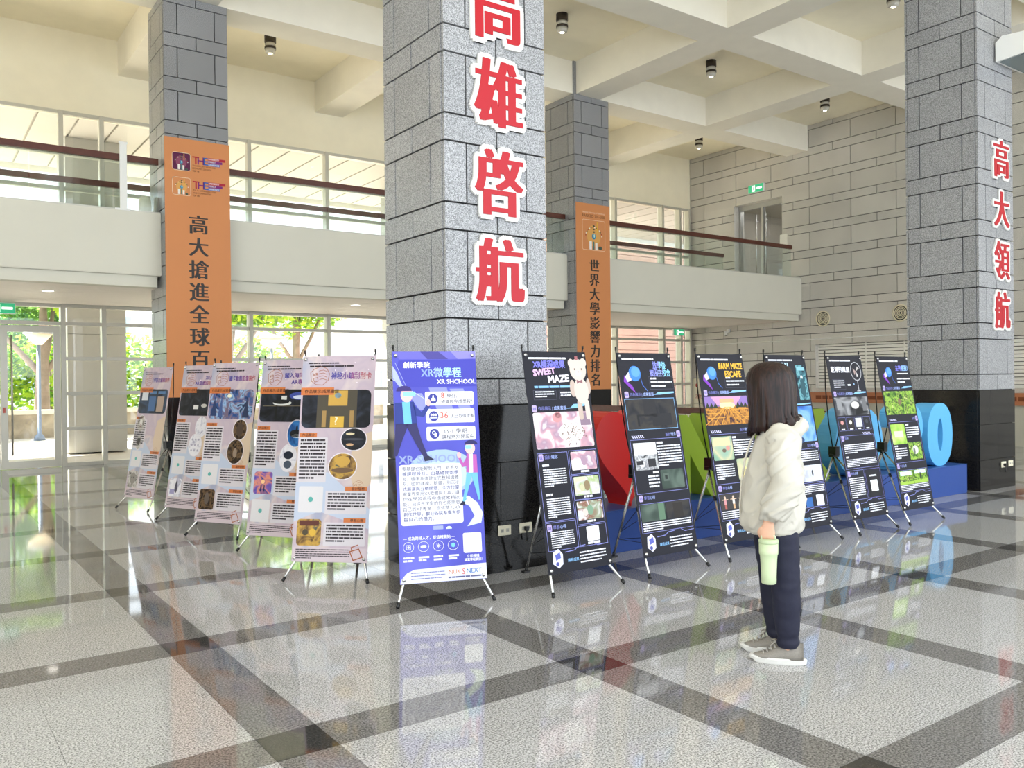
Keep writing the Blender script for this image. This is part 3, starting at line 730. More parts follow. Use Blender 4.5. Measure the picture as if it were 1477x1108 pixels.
def vr_person(p, u, t, s, coat, shirt, legs, hair, flip=1, wide=1.0):
    X_ = lambda a: u+flip*a*s*wide
    p.poly([(X_(-.16), t+.22*s), (X_(.16), t+.2*s), (X_(.2), t+.56*s), (X_(-.17), t+.58*s)], coat, 5)
    p.poly([(X_(-.04), t+.2*s), (X_(.09), t+.2*s), (X_(.11), t+.57*s), (X_(-.02), t+.57*s)], shirt, 6)
    p.poly([(X_(-.16), t+.57*s), (X_(.06), t+.57*s), (X_(-.06), t+.85*s), (X_(-.15), t+1.1*s), (X_(-.21), t+1.1*s)], legs, 5)
    p.poly([(X_(.0), t+.57*s), (X_(.19), t+.56*s), (X_(.26), t+.85*s), (X_(.36), t+1.12*s), (X_(.29), t+1.14*s), (X_(.16), t+.9*s)], legs, 5)
    p.poly([(X_(.28), t+1.13*s), (X_(.37), t+1.11*s), (X_(.46), t+1.18*s), (X_(.3), t+1.2*s)], '2b2b45', 6)
    p.poly([(X_(.14), t+.24*s), (X_(.28), t+.38*s), (X_(.38), t+.24*s), (X_(.43), t+.28*s), (X_(.32), t+.46*s), (X_(.18), t+.44*s)], coat, 5)
    p.ell(X_(.40), t+.22*s, .04*s, .06*s, 'e8b6b4', 6)
    p.ell(X_(.04), t+.09*s, .10*s, .12*s, 'efbdb8', 6); p.ell(X_(0), t+.02*s, .13*s, .09*s, hair, 7, 16, 0, PI); p.rrect(min(X_(-.02), X_(.19)), t+.03*s, max(X_(-.02), X_(.19)), t+.11*s, '8fd0ee', 8, .02*s)
vr_person(p, .075, .275, .42, '2f3c86', '6fb6e8', '33305e', '3b2f6e')
vr_person(p, .535, .665, .36, 'b45aa8', 'dcdff2', '6fb4e0', '2d2a5e', -1, .62)
p.poly([(.44, 1.04), (.50, 1.03), (.56, 1.08), (.595, 1.15), (.58, 1.22), (.48, 1.24), (.535, 1.17), (.50, 1.10), (.45, 1.075)], 'cfe0d0', 3); p.ell(.475, 1.05, .008, .01, '4c8fd0', 4)
p.rrect(.02, .80, .455, 1.215, 'e7e6ee', 4, .02)
for k, ln in enumerate(('零基礎也能輕鬆入門，新手友', '善課程設計，由基礎開始學', '習，循序漸進建立完整知識體', '系。從3D建模、動畫，到沉浸', '式展演與互動開發，全方位掌', '握業界常用XR軟體與工具，讓', '你在學習過程中穩健累積技', '能。初探元宇宙的你也能開發', '自己的XR專案，自信踏入XR', '創作世界，歡迎各院系學生挖', '掘自己的潛力。')):
    p.text(ln, .04, .84+k*.0345, .03, '3c3f78' if k in (1, 4, 9, 10) else '474659', 5, .012 if k in (1, 4, 9, 10) else .003, width=.395 if k < 10 else .21)
p.rect(.24, 1.225, .31, 1.25, '9aa3c8', 3); p.ell(.35, 1.25, .02, .018, 'cfe0d0', 3, 12, 0, PI)
p.text('— 成為跨域人才，從這裡開始 —', .03, 1.312, .026, 'eeeefa', 4, .016, width=.36)
for k in range(4):
    uu = .065+k*.103; tt = 1.36
    pts = [(uu+.036*math.cos(a*PI/8), tt+.034*math.sin(a*PI/8)) for a in range(16)]; p.line(pts, .003, 'e6e8f8', 4, True)
    if k == 0: p.frame(uu-.014, tt-.014, uu+.014, tt+.014, .003, 'e6e8f8', 4); p.ell(uu, tt, .008, .008, 'e6e8f8', 4)
    elif k == 1: p.rrect(uu-.02, tt-.01, uu+.02, tt+.01, 'e6e8f8', 4, .009)
    elif k == 2:
        for a in range(4): p.line([(uu-.016*math.cos(a*PI/4), tt-.016*math.sin(a*PI/4)), (uu+.016*math.cos(a*PI/4), tt+.016*math.sin(a*PI/4))], .003, 'e6e8f8', 4)
    else: p.poly([(uu-.013, tt-.008), (uu, tt-.015), (uu+.013, tt-.008), (uu+.013, tt+.01), (uu, tt+.017), (uu-.013, tt+.01)], '79c2e6', 4)
    p.dashes(uu-.036, 1.425, uu+.036, 1.465, 2, 'eeeefa', 4, .6, k, .8, .012)
p.rrect(.445, 1.285, .575, 1.42, 'f3f3f6', 4, .012)
p.text('立即掃描', .51, 1.45, .022, 'f3f3fa', 4, .016, align='c'); p.text('填寫學程資訊！', .51, 1.475, .022, 'f3f3fa', 4, .016, align='c', width=.125)
p.poly([(0, 1.6), (.01, 1.57), (.05, 1.53), (.10, 1.51), (.6, 1.495), (.6, 1.6)], 'd9dbf0', 4)
p.dashes(.075, 1.53, .31, 1.59, 3, '6a6da8', 5, .3, 3, .9)
p.text('NUK', .335, 1.555, .042, 'c98a55', 5, .006, width=.085); p.text('S', .427, 1.562, .055, 'c8695c', 5, .01); p.text('NEXT', .46, 1.555, .042, '3b6fb0', 5, .012, width=.105)
p.dashes(.33, 1.572, .56, 1.584, 1, '5a5c86', 5, .9, 4, 1)
lf, rf = at_z(571, 879), at_z(716, 867)
a = math.atan2(rf.y-lf.y, rf.x-lf.x); c = (lf+rf)/2
stand(c.x, c.y, a, 'blue banner stand with white text cards and two figures in headsets', BLUE, p)

# ---- dark banners
LAV = '8f93d8'; CYA = '86b9e8'; WH = 'e6e6ee'; GR = '8a8a96'
def headset(p, u, t, s):
    p.ell(u, t, .5*s, .48*s, '3f7fd6', 3); p.ell(u+.08*s, t-.1*s, .36*s, .32*s, '5d9ae6', 4)
    p.poly([(u-.5*s, t-.1*s), (u-.9*s, t+.25*s), (u-.75*s, t+.55*s), (u-.3*s, t+.4*s)], 'cfc8e6', 3)
    p.poly([(u-.9*s, t+.1*s), (u-1.0*s, t+.5*s), (u-.55*s, t+.9*s), (u-.1*s, t+1.25*s), (u-.35*s, t+.75*s), (u-.7*s, t+.5*s)], '7d3bb0', 4)
    p.line([(u+.45*s, t+.3*s), (u+.55*s, t+.75*s), (u+.9*s, t+1.1*s)], .05*s, '4a6fc0', 3)
def sect(p, u, t, no, label, right=False):
    if not right:
        p.rrect(u, t, u+.042, t+.05, 'b7a6da', 3, .01); p.text(no, u+.021, t+.036, .03, '4b4f9a', 4, .02, align='c', width=.026)
        p.text(label, u+.055, t+.036, .030, LAV, 3, .01, colors=['7a7cc0', 'a3b4ea'])
    else:
        p.rrect(u-.042, t, u, t+.05, 'b7a6da', 3, .01); p.text(no, u-.021, t+.036, .03, '4b4f9a', 4, .02, align='c', width=.026)
        p.text(label, u-.05, t+.036, .030, LAV, 3, .01, align='r', colors=['7a7cc0', 'a3b4ea'])
def hatch(p, u, t, n=6, c='c9c6e6'):
    for k in range(n): p.poly([(u+k*.022, t), (u+k*.022+.012, t), (u+k*.022+.026, t+.022), (u+k*.022+.014, t+.022)], c, 3)
def dark_footer(p, seed):
    u, t = .09, 1.50
    p.poly([(u-.03, t-.05), (u+.02, t-.07), (u+.055, t-.03), (u+.05, t+.04), (u+.01, t+.065), (u-.04, t+.03)], 'dcdcf0', 3)
    p.poly([(u-.015, t-.03), (u+.03, t-.045), (u+.035, t-.005), (u-.01, t+.01)], '5b62b8', 4); p.ell(u, t+.035, .015, .015, '4b4f9a', 4)
    p.line([(.17, 1.46), (.26, 1.455), (.29, 1.435), (.36, 1.43)], .005, LAV, 3); p.line([(.44, 1.425), (.48, 1.445), (.58, 1.44)], .004, LAV, 3)
    p.text('課程成果', .185, 1.53, .026, CYA, 3, .014)
    p.dashes(.30, 1.475, .55, 1.565, 4, WH, 3, .42, seed, .8)
def dark_base(seed):
    p = Print(.6, 1.6); p.dashes(.05, .045, .40, .06, 1, WH, 3, .9, seed, 1, .02)
    return p
def dark_common(p, seed, info=True):
    if info:
        p.frame(.32, .195, .585, .30, .002, '55566a', 2); p.dashes(.335, .205, .40, .225, 1, WH, 3, .7, seed, 1); p.dashes(.335, .235, .575, .255, 1, WH, 3, .6, seed+1, 1); p.dashes(.335, .268, .50, .288, 1, WH, 3, .6, seed+2, 1)
    sect(p, .03, .315, '01', '作品展示 | 成果畫面')
    p.poly([(.33, .345), (.37, .34), (.40, .325), (.58, .322), (.58, .335), (.42, .345)], CYA, 3)
DPIC = {
 'school': picture('pic_dim_hall', ('1c1d22', '2a2a2e', '3b3733', '2e3036'), 6, 2), 'schoolw': picture('pic_office', ('222226', 'c8c8ca', '7b7b80', 'd8d8d8'), 13, 3), 'schoolg': picture('pic_green_hall', ('23302b', '3c4a42', '5b6a60'), 5, 1),
 'farm': picture('pic_maze_ground', ('3a2630', '8a5a2e', 'c98a3a', '4a3426'), 16, 3), 'farmg': picture('pic_farm', ('8fae9a', 'c7c19a', '7ea58d'), 5, 1), 'sky': picture('pic_sky', ('2c56a6', '4a82cf', '86b2e6', '2a4c96'), 4, 2),
 'white': picture('pic_grey_hall', ('c3c6d2', 'd9dbe4', 'a6a9b6'), 8, 2), 'room': picture('pic_mono_room', ('121214', '4a4a4e', '9a9a9c', '2a2a2c'), 5, 1), 'grass': picture('pic_jungle', ('1f3018', '4f7a2c', '9cc04a', '2a3c1e', 'c5d67a'), 14, 4), 'lime': picture('pic_meadow', ('7fb13e', 'a6cf58', 'c9e28a'), 6, 2),
 'candy': picture('pic_candy', ('e6d9e0', 'f0e6ea', 'c79ba6', 'a98b9e', 'f2eef0'), 7, 2, .6), 'candy2': picture('pic_candy_cups', ('e9dfe4', '9aa58d', '8a5a48', 'f0e9ec', '6fa0c0'), 10, 2), 'candy3': picture('pic_candy_field', ('cfd9b0', 'cdc6ca', 'a3b877', 'f1ecec'), 8, 2), 'dark': NIGHT, 'teal': picture('pic_teal_figure', ('11262e', '2b5a66', '6fa8b0', '1a3a44'), 14, 4),
}
def textblock(p, u0, t0, u1, t1, rows, seed): p.dashes(u0, t0, u1, t1, rows, WH, 3, .5, seed, .4)
# SWEET MAZE
p = dark_base(20)
p.text('XR課程成果', .085, .12, .062, '7d7ce0', 3, .03, width=.30)
p.text('SWEET', .08, .185, .066, 'e3b4dd', 3, .05, width=.21, rot=.10); p.text('MAZE', .21, .235, .07, 'f0e8f2', 3, .055, width=.20, rot=.05)
p.dashes(.075, .258, .50, .278, 1, CYA, 3, .8, 21, 1); p.frame(.06, .292, .27, .36, .002, '55566a', 2); p.frame(.30, .292, .50, .36, .002, '55566a', 2)
p.dashes(.075, .298, .25, .35, 3, WH, 3, .5, 22, .6); p.dashes(.31, .305, .42, .35, 2, WH, 3, .5, 23, .9)
B_ = 'd3c2b8'; B2 = 'bfab9f'
p.ell(.445, .09, .030, .035, B_, 5); p.ell(.565, .085, .030, .035, B_, 5); p.ell(.505, .14, .08, .085, B_, 6); p.ell(.505, .165, .03, .022, 'e2d6ce', 7); p.ell(.472, .135, .006, .008, '6b5a55', 8); p.ell(.54, .135, .006, .008, '6b5a55', 8); p.ell(.505, .155, .007, .006, '6b5a55', 8)
p.rect(.487, .035, .515, .065, '9c5f64', 7); p.ell(.515, .30, .07, .10, B_, 5); p.ell(.435, .28, .028, .065, B2, 4); p.ell(.59, .265, .02, .06, B2, 4); p.rrect(.46, .37, .505, .52, B2, 4, .02); p.rrect(.53, .37, .575, .52, B_, 4, .02)
p.poly([(.48, .215), (.505, .225), (.535, .213), (.535, .245), (.505, .235), (.48, .247)], '8d5f66', 8)
sect(p, .03, .40, '01', '作品展示 | 成果畫面'); p.poly([(.33, .432), (.39, .425), (.42, .40), (.55, .395), (.55, .41), (.44, .43)], CYA, 3)
scene_pic(p, .03, .455, .575, .72, DPIC['candy'], 2, .015, 1, [('e', .4, .15, .08, .14, 'c98f92'), ('e', .42, .08, .05, .09, 'b87f86'), ('r', .8, .05, .98, .4, '8b7486'), ('e', .62, .58, .22, .28, 'eee6e2')])
rnd = random.Random(5)
for k in range(60):
    uu = .37+rnd.gauss(0, .05); tt = .61+rnd.gauss(0, .035); an = rnd.random()*3; p.line([(uu, tt), (uu+.014*math.cos(an), tt+.014*math.sin(an))], .005, ('5d4438', '7d6152', 'c9a9a4')[k % 3], 5)
p.frame(.025, .75, .30, 1.235, .003, LAV, 2); sect(p, .035, .755, '02', '設計理念'); p.dashes(.06, .83, .12, .85, 1, WH, 3, .8, 30, 1); textblock(p, .06, .865, .27, 1.0, 8, 31); p.dashes(.06, 1.04, .12, 1.06, 1, WH, 3, .8, 32, 1); textblock(p, .06, 1.075, .27, 1.22, 9, 33)
for k, (key, tt) in enumerate((('candy', .745), ('candy3', .93), ('candy2', 1.11))):
    p.frame(.315, tt, .58, tt+.175, .003, LAV, 2); scene_pic(p, .33, tt+.01, .57, tt+.145, DPIC[key], 3, .008, k, [('e', .5, .5, .12, .28, ('a98b9e', '8d7a5c', '7a9a80')[k]), ('E', .3, .6, .1, .2, ('d9cfd6', 'c8c4a0', 'd8c8c0')[k])]); p.dashes(.41, tt+.15, .49, tt+.168, 1, WH, 3, .8, k, 1)
p.frame(.025, 1.245, .30, 1.44, .003, LAV, 2); sect(p, .035, 1.255, '03', '學習心得'); textblock(p, .06, 1.31, .27, 1.43, 8, 35)
p.frame(.315, 1.295, .58, 1.44, .003, LAV, 2); p.rrect(.39, 1.305, .51, 1.41, 'eeeef2', 3, .008); p.dashes(.39, 1.415, .51, 1.435, 1, WH, 3, .8, 9, 1)
dark_footer(p, 3)
DK = [('dark banner stand with a pink sweets picture and a teddy bear', p)]
# after school
p = dark_base(40); headset(p, .17, .17, .13)
p.text('放學後', .455, .13, .07, CYA, 3, .02, align='c', width=.15, colors=['8f93e8', '8fd0ee']); p.text('被困在校舍', .455, .19, .065, CYA, 3, .02, align='c', width=.235, colors=['8f93e8', '9fb0ee', '8fd0ee'])
dark_common(p, 41); scene_pic(p, .02, .375, .57, .62, DPIC['school'], 2, .012, 0, [('r', .35, .02, .6, .6, '242326'), ('r', .2, .55, .24, .9, '18181b'), ('r', .2, .52, .55, .57, '18181b'), ('r', .5, .5, .9, .9, '202024')]); p.frame(.02, .375, .57, .62, .004, CYA, 4)
hatch(p, .04, .665); sect(p, .585, .645, '02', '設計理念', True); p.frame(.02, .70, .58, 1.12, .003, LAV, 2)
scene_pic(p, .045, .725, .29, .94, DPIC['schoolw'], 3, .015, 0, [('r', .0, .0, 1, .45, 'd8d8da'), ('r', .05, .65, .35, .8, '2a2a2e'), ('r', .55, .6, .9, .9, '2a2a2e')]); p.dashes(.30, .725, .37, .745, 1, WH, 3, .8, 42, 1); textblock(p, .30, .755, .565, .93, 8, 43)
p.dashes(.22, .955, .28, .975, 1, WH, 3, .8, 44, 1); p.dashes(.16, .985, .28, 1.09, 4, WH, 3, .5, 45, .9); scene_pic(p, .30, .95, .555, 1.10, DPIC['schoolg'], 3, .01, 0, [('r', .1, .2, .35, .6, '55625a'), ('R', .17, .3, .28, .5, '222a26')])
sect(p, .03, 1.13, '03', '學習心得'); p.frame(.02, 1.20, .58, 1.42, .003, LAV, 2); scene_pic(p, .03, 1.205, .30, 1.335, DPIC['schoolg'], 3, .005, 0, [('r', .7, .0, .95, 1, '5d7a62')]); scene_pic(p, .305, 1.205, .57, 1.335, DPIC['school'], 3, .005, 0, [('r', .3, .1, .7, 1, '28231f')]); textblock(p, .035, 1.345, .565, 1.415, 4, 46); dark_footer(p, 4)
DK.append(('dark banner stand with a dim classroom picture, in front of the red heart', p))
# farm maze
p = dark_base(50); headset(p, .165, .17, .12)
p.text('FARM MAZE', .42, .135, .075, 'e8b23c', 3, .045, align='c', width=.31); p.text('ESCAPE', .44, .205, .075, 'e8b23c', 3, .045, align='c', width=.215)
dark_common(p, 51)
p.rect(.02, .375, .575, .62, DPIC['farm'], 2); p.poly([(.02, .375), (.575, .375), (.575, .455), (.02, .465)], '8a6fb0', 3); p.poly([(.10, .375), (.5, .375), (.43, .45), (.17, .45)], 'c795b8', 4); p.ell(.30, .455, .10, .03, 'f3dba0', 5)
for q in (.05, .10, .15, .44, .49, .54): p.poly([(q-.03, .475), (q, .425), (q+.03, .475)], '2a3324', 6)
p.rect(.21, .395, .39, .43, 'd8a87a', 6)
for k in range(7):
    q = k-3; p.line([(.30+q*.012, .47), (.30+q*.10, .615)], .007, 'd99a3e', 6)
for tt in (.49, .52, .56): p.line([(.03, tt), (.25, tt)], .006, 'd99a3e', 6); p.line([(.36, tt), (.565, tt)], .006, 'd99a3e', 6)
hatch(p, .04, .665); sect(p, .585, .645, '02', '設計理念', True); p.frame(.02, .70, .58, 1.12, .003, LAV, 2)
scene_pic(p, .035, .72, .29, .92, DPIC['farmg'], 3, .012, 0, [('r', .05, .05, .9, .4, 'cfc39a'), ('e', .75, .5, .1, .1, 'd08a80'), ('e', .55, .6, .1, .08, '6a5a4a')]); p.dashes(.30, .725, .36, .745, 1, WH, 3, .8, 52, 1); textblock(p, .30, .755, .565, .90, 7, 53)
textblock(p, .04, .955, .27, 1.09, 7, 54); scene_pic(p, .31, .92, .555, 1.10, DPIC['farmg'], 3, .012, 0, [('t', .1, .9, .4, .3, 'd6c58a'), ('r', .4, .5, .9, .9, '3d3d40')])
sect(p, .03, 1.13, '03', '學習心得'); p.frame(.02, 1.20, .58, 1.42, .003, LAV, 2); p.rect(.03, 1.205, .57, 1.335, '3a3636', 3)
for k in range(5):
    uu = .09+k*.105; p.ell(uu, 1.235, .012, .014, 'd8b9a0', 5); p.rect(uu-.014, 1.245, uu+.014, 1.29, ('c98f92', 'd8d2cc', 'a3b877')[k % 3], 4); p.rect(uu-.012, 1.29, uu+.012, 1.33, ('a85a52', 'c9a27a', '7a9a80')[k % 3], 5); p.line([(uu-.035, 1.25), (uu+.035, 1.25)], .006, 'd8b9a0', 5)
textblock(p, .035, 1.345, .565, 1.415, 4, 56); dark_footer(p, 5)
DK.append(('dark banner stand with a yellow farm maze title, behind the person', p))
# real final
p = dark_base(60); p.text('REAL', .345, .135, .085, 'bfe0f2', 3, .04, align='r', width=.155); p.text('FINAL', .37, .215, .085, 'bfe0f2', 3, .04, align='r', width=.20); p.dashes(.28, .225, .36, .24, 1, WH, 3, .8, 60, 1)
scene_pic(p, .43, .10, .575, .43, DPIC['teal'], 2, .004, 0, [('r', .1, .05, .9, .15, '7fb3bf'), ('e', .5, .35, .12, .06, 'cfe0e0'), ('e', .5, .65, .25, .28, '27505a')]); p.frame(.05, .26, .40, .39, .002, '6a5560', 2); p.dashes(.25, .29, .36, .31, 1, WH, 3, .8, 61, 1)
sect(p, .03, .42, '01', '作品展示'); p.poly([(.30, .475), (.36, .465), (.58, .46), (.58, .47), (.40, .48)], CYA, 3)
scene_pic(p, .29, .49, .58, .82, DPIC['sky'], 2, .006, 0, [('r', .0, .0, .08, .4, '9aa58a'), ('e', .1, .95, .25, .1, '27406a')]); scene_pic(p, .02, .49, .28, .82, NIGHT, 2, .006)
sect(p, .585, .835, '02', '設計理念', True); p.frame(.02, .89, .58, 1.20, .003, LAV, 2); textblock(p, .035, .91, .56, 1.03, 6, 62); scene_pic(p, .25, 1.04, .57, 1.19, DPIC['white'], 3, .004, 0, [('e', .55, .5, .04, .2, '3a3c46')])
p.frame(.02, 1.215, .58, 1.42, .003, LAV, 2); textblock(p, .22, 1.225, .565, 1.31, 5, 63); p.rrect(.42, 1.315, .53, 1.415, 'eeeef2', 4, .006); p.rect(.26, 1.33, .36, 1.415, '2f63a6', 3); textblock(p, .035, 1.23, .2, 1.40, 8, 64); dark_footer(p, 6)
DK.append(('dark banner stand with a blue sky picture, just right of the person', p))
# fan
p = dark_base(70); p.text('乾淨的風扇', .05, .165, .062, WH, 3, .03, width=.31)
for rr in (.09, .085): p.line([(.47+rr*math.cos(a*PI/16), .16+rr*1.05*math.sin(a*PI/16)) for a in range(32)], .003, 'd6d6dc', 3, True)
p.poly([(.47, .16), (.50, .11), (.53, .13)], 'b9b2b0', 4); p.poly([(.47, .16), (.42, .13), (.44, .20)], 'a58f8a', 4); p.poly([(.47, .16), (.50, .21), (.47, .22)], 'c9c4c2', 4); p.line([(.47, .25), (.47, .36)], .006, 'd6d6dc', 3); p.line([(.44, .36), (.5, .36)], .006, 'd6d6dc', 3); p.ell(.40, .29, .01, .01, '8fb0d0', 3)
p.frame(.05, .24, .25, .34, .002, '55566a', 2); p.dashes(.06, .25, .24, .335, 4, WH, 3, .45, 71, .6); p.dashes(.29, .29, .34, .31, 1, WH, 3, .8, 72, 1)
sect(p, .03, .36, '01', '作品展示 | 成果畫面'); p.poly([(.33, .39), (.37, .385), (.40, .37), (.58, .367), (.58, .38), (.42, .39)], CYA, 3)
scene_pic(p, .02, .42, .58, .60, DPIC['room'], 2, .006, 0, [('e', .6, .45, .12, .2, 'd6cfc9'), ('r', .05, .1, .2, .7, '8a8a8c'), ('r', .82, .1, .95, .8, '6a6a6c')])
for k in range(4):
    uu = .025+k*.14; p.frame(uu, .62, uu+.125, .75, .002, LAV, 2); p.rect(uu+.01, .63, uu+.115, .72, ('1d1a1c', '2b2624', 'c9ccd0', '1a1c22')[k], 3); p.ell(uu+.06, .67, .025, .02, ('c98f8a', 'd6d0c8', 'e4e6e8', '3a3d46')[k], 4); p.dashes(uu+.035, .73, uu+.09, .745, 1, WH, 3, .8, k, 1)
hatch(p, .40, .775); p.frame(.02, .80, .58, 1.12, .003, LAV, 2); sect(p, .03, .80, '02', '設計'); textblock(p, .05, .885, .56, .98, 5, 73); p.dashes(.05, 1.0, .11, 1.02, 1, WH, 3, .8, 74, 1); textblock(p, .05, 1.03, .56, 1.11, 5, 75)
p.frame(.02, 1.14, .30, 1.42, .003, LAV, 2); sect(p, .03, 1.145, '03', '學習心得'); textblock(p, .04, 1.21, .28, 1.41, 10, 76); p.frame(.32, 1.14, .58, 1.42, .003, '7d78c8', 2); p.rrect(.36, 1.17, .53, 1.40, '18181c', 3, .012); p.rrect(.385, 1.25, .505, 1.36, 'eeeef2', 4, .006); p.rect(.385, 1.20, .505, 1.215, WH, 4)
dark_footer(p, 7); DK.append(('dark banner stand with a round electric fan drawing, second from the right', p))
# forest
p = dark_base(80); headset(p, .19, .17, .11); p.text('主神模擬！', .45, .15, .062, '7d9ce8', 3, .03, align='c', width=.24, colors=['7d7ce0', '8fb8ee']); p.dashes(.35, .18, .56, .195, 1, WH, 3, .8, 81, 1); p.dashes(.33, .235, .58, .255, 1, WH, 3, .7, 82, 1); p.dashes(.33, .27, .48, .29, 1, WH, 3, .7, 83, 1)
sect(p, .03, .315, '01', '作品展示 | 成果畫面'); p.poly([(.36, .345), (.40, .34), (.43, .325), (.58, .322), (.58, .335), (.45, .345)], CYA, 3)
scene_pic(p, .02, .375, .58, .62, DPIC['grass'], 2, .006, 0, [('e', .5, .45, .06, .15, '7a6a4a')]); hatch(p, .04, .665); sect(p, .585, .645, '02', '設計', True); p.frame(.02, .70, .58, 1.12, .003, LAV, 2)
scene_pic(p, .035, .72, .30, .93, DPIC['lime'], 3, .012, 0, [('r', .2, .35, .8, .65, 'd9e8b8')]); p.dashes(.32, .725, .38, .745, 1, WH, 3, .8, 84, 1); textblock(p, .32, .76, .565, .88, 5, 85); p.dashes(.05, .94, .11, .96, 1, WH, 3, .8, 86, 1); textblock(p, .05, .97, .27, 1.09, 5, 87); scene_pic(p, .31, .92, .555, 1.10, DPIC['grass'], 3, .012, 0, [('e', .5, .45, .22, .25, 'd6d8d2'), ('E', .4, .5, .08, .2, '6a6a62')])
sect(p, .03, 1.13, '03', '學習心得'); p.frame(.02, 1.20, .58, 1.42, .003, LAV, 2); scene_pic(p, .03, 1.205, .298, 1.345, DPIC['grass'], 3, .004, 0, [('r', .1, .05, .9, .35, 'cfe0ea'), ('r', .0, .8, 1, 1, '9cc04a')]); scene_pic(p, .302, 1.205, .57, 1.345, DPIC['grass'], 3, .004, 0, [('r', .1, .05, .9, .3, 'cfe0ea'), ('r', .0, .75, 1, 1, '9cc04a'), ('E', .5, .5, .06, .3, '2a3320')]); textblock(p, .035, 1.35, .565, 1.415, 4, 88); dark_footer(p, 8)
DK.append(('dark banner stand with a green jungle picture, furthest right, before the blue zero', p))
DLF = [3.614, 4.536, 5.45, 6.36, 7.30, 8.175]
for (lab, pr), x in zip(DK, DLF):
    stand(x+.33, 4.56, math.radians(0), lab, DARK, pr)

# ================================================================== BIG LETTERS ON A BLUE PLINTH
e = empty('letter_plinth', (7.8, 5.42, 0), 0, 'long low dark blue plinth under the big letters', 'plinth')
box('plinth_body', (-3.3, 0, 0), (3.28, .62, .365), mat('plinth_blue', '1f4590', .45), e, .006)
box('plinth_cap', (-3.3, 0.0, .365), (3.28, .62, .37), mat('plinth_top', '2f579c', .4), e)
def big_shape(name, vs_fs, x0, x1, m, label, z0=.372, z1=1.16, y=5.50, depth=.26):
    vs_, fs = vs_fs
    ax0 = min(v[0] for v in vs_); ax1 = max(v[0] for v in vs_); az0 = min(v[1] for v in vs_); az1 = max(v[1] for v in vs_); d = max(v[2] for v in vs_)
    mb = MB(); mb.add([((v[0]-(ax0+ax1)/2)/(ax1-ax0)*(x1-x0), (1-(v[2]/d+1)/2)*depth, (v[1]-az0)/(az1-az0)*(z1-z0)) for v in vs_], fs, m)
    o = mb.build(name, None, ((x0+x1)/2, y, z0)); tag(o, label, 'letter', 'big letters on the plinth'); return o
def heart():
    cu = []
    for i in range(48):
        a = 2*PI*i/48; cu.append((16*math.sin(a)**3, 13*math.cos(a)-5*math.cos(2*a)-2*math.cos(3*a)-math.cos(4*a)))
    n = len(cu); vs_ = [(x, y, .01) for x, y in cu]+[(x, y, -.01) for x, y in cu]
    fs = [tuple(range(n-1, -1, -1)), tuple(range(n, 2*n))]+[(i, (i+1) % n, n+(i+1) % n, n+i) for i in range(n)]
    return vs_, fs
LIME = mat('letter_lime', '9dbb2f', .45); SKY = mat('letter_sky', '5aaee2', .45); HRED = mat('letter_red', 'd9241f', .4)
big_shape('heart', heart(), 4.84, 5.66, HRED, 'big red heart standing on the blue plinth', z1=1.22, depth=.30)
for ch, a, b, m, lab in (('N', 5.84, 6.46, LIME, 'big lime green letter N beside the heart'), ('U', 6.62, 7.30, LIME, 'big lime green letter U hidden behind the person'), ('K', 7.50, 8.24, LIME, 'big lime green letter K behind the right banners'),
                         ('O', 8.34, 9.28, SKY, 'big light blue round letter next to the lime letters'), ('2', 9.62, 10.22, SKY, 'big light blue digit 2 behind the last banner'), ('0', 10.27, 10.88, SKY, 'big light blue digit 0 at the right end of the plinth')):
    big_shape('letter', glyphs(ch, .045, .02, 6, .05), a, b, m, lab)

# ================================================================== THE PERSON
def solid(mb, voxel, smooth=6, disp=None):
    """one continuous skin around everything collected in mb"""
    me = mb.mesh('tmp'); o = bpy.data.objects.new('tmp', me); TS.collection.objects.link(o)
    r = o.modifiers.new('r', 'REMESH'); r.mode = 'VOXEL'; r.voxel_size = voxel; r.use_smooth_shade = True
    s = o.modifiers.new('s', 'SMOOTH'); s.factor = .5; s.iterations = smooth
    vl = TS.view_layers[0]; vl.update()
    out = bpy.data.meshes.new_from_object(o.evaluated_get(vl.depsgraph)); bpy.data.objects.remove(o)
    out.materials.clear(); out.materials.append(mb.ms[0])
    if disp:
        ns = [v.normal.copy() for v in out.vertices]
        for v, n_ in zip(out.vertices, ns): v.co += n_*disp(v.co)
    for q in out.polygons: q.use_smooth = True
    return out
def zloft(mb, rings, m, n=28):
    """rings: (z, cx, cy, rx, ry[, ex])"""
    vs_ = []; fs = []
    for rg in rings:
        z, cx, cy, rx, ry = rg[:5]; ex = rg[5] if len(rg) > 5 else 1.0
        for k in range(n):
            a = 2*PI*k/n; ca, sa = math.cos(a), math.sin(a)
            vs_.append((cx+rx*math.copysign(abs(ca)**ex, ca), cy+ry*math.copysign(abs(sa)**ex, sa), z))
    L = len(rings)
    for i in range(L-1):
        for k in range(n): fs.append((i*n+k, i*n+(k+1) % n, (i+1)*n+(k+1) % n, (i+1)*n+k))
    fs.append(tuple(range(n-1, -1, -1))); fs.append(tuple((L-1)*n+k for k in range(n)))
    mb.add(vs_, fs, m, True)
def ball(mb, c, r, m, n=14):
    rs = []
    for i in range(1, 10):
        a = PI*i/10; rs.append((c[2]-r[2]*math.cos(a), c[0], c[1], r[0]*math.sin(a), r[1]*math.sin(a)))
    zloft(mb, rs, m, n)
SKIN = mat('skin', 'd9a98c', .5, noise_amt=.04, noise_scale=30); JACK = mat('ivory_jacket', 'c3beb1', .75, noise_amt=.02, noise_scale=6, bump=.6, bump_scale=9)
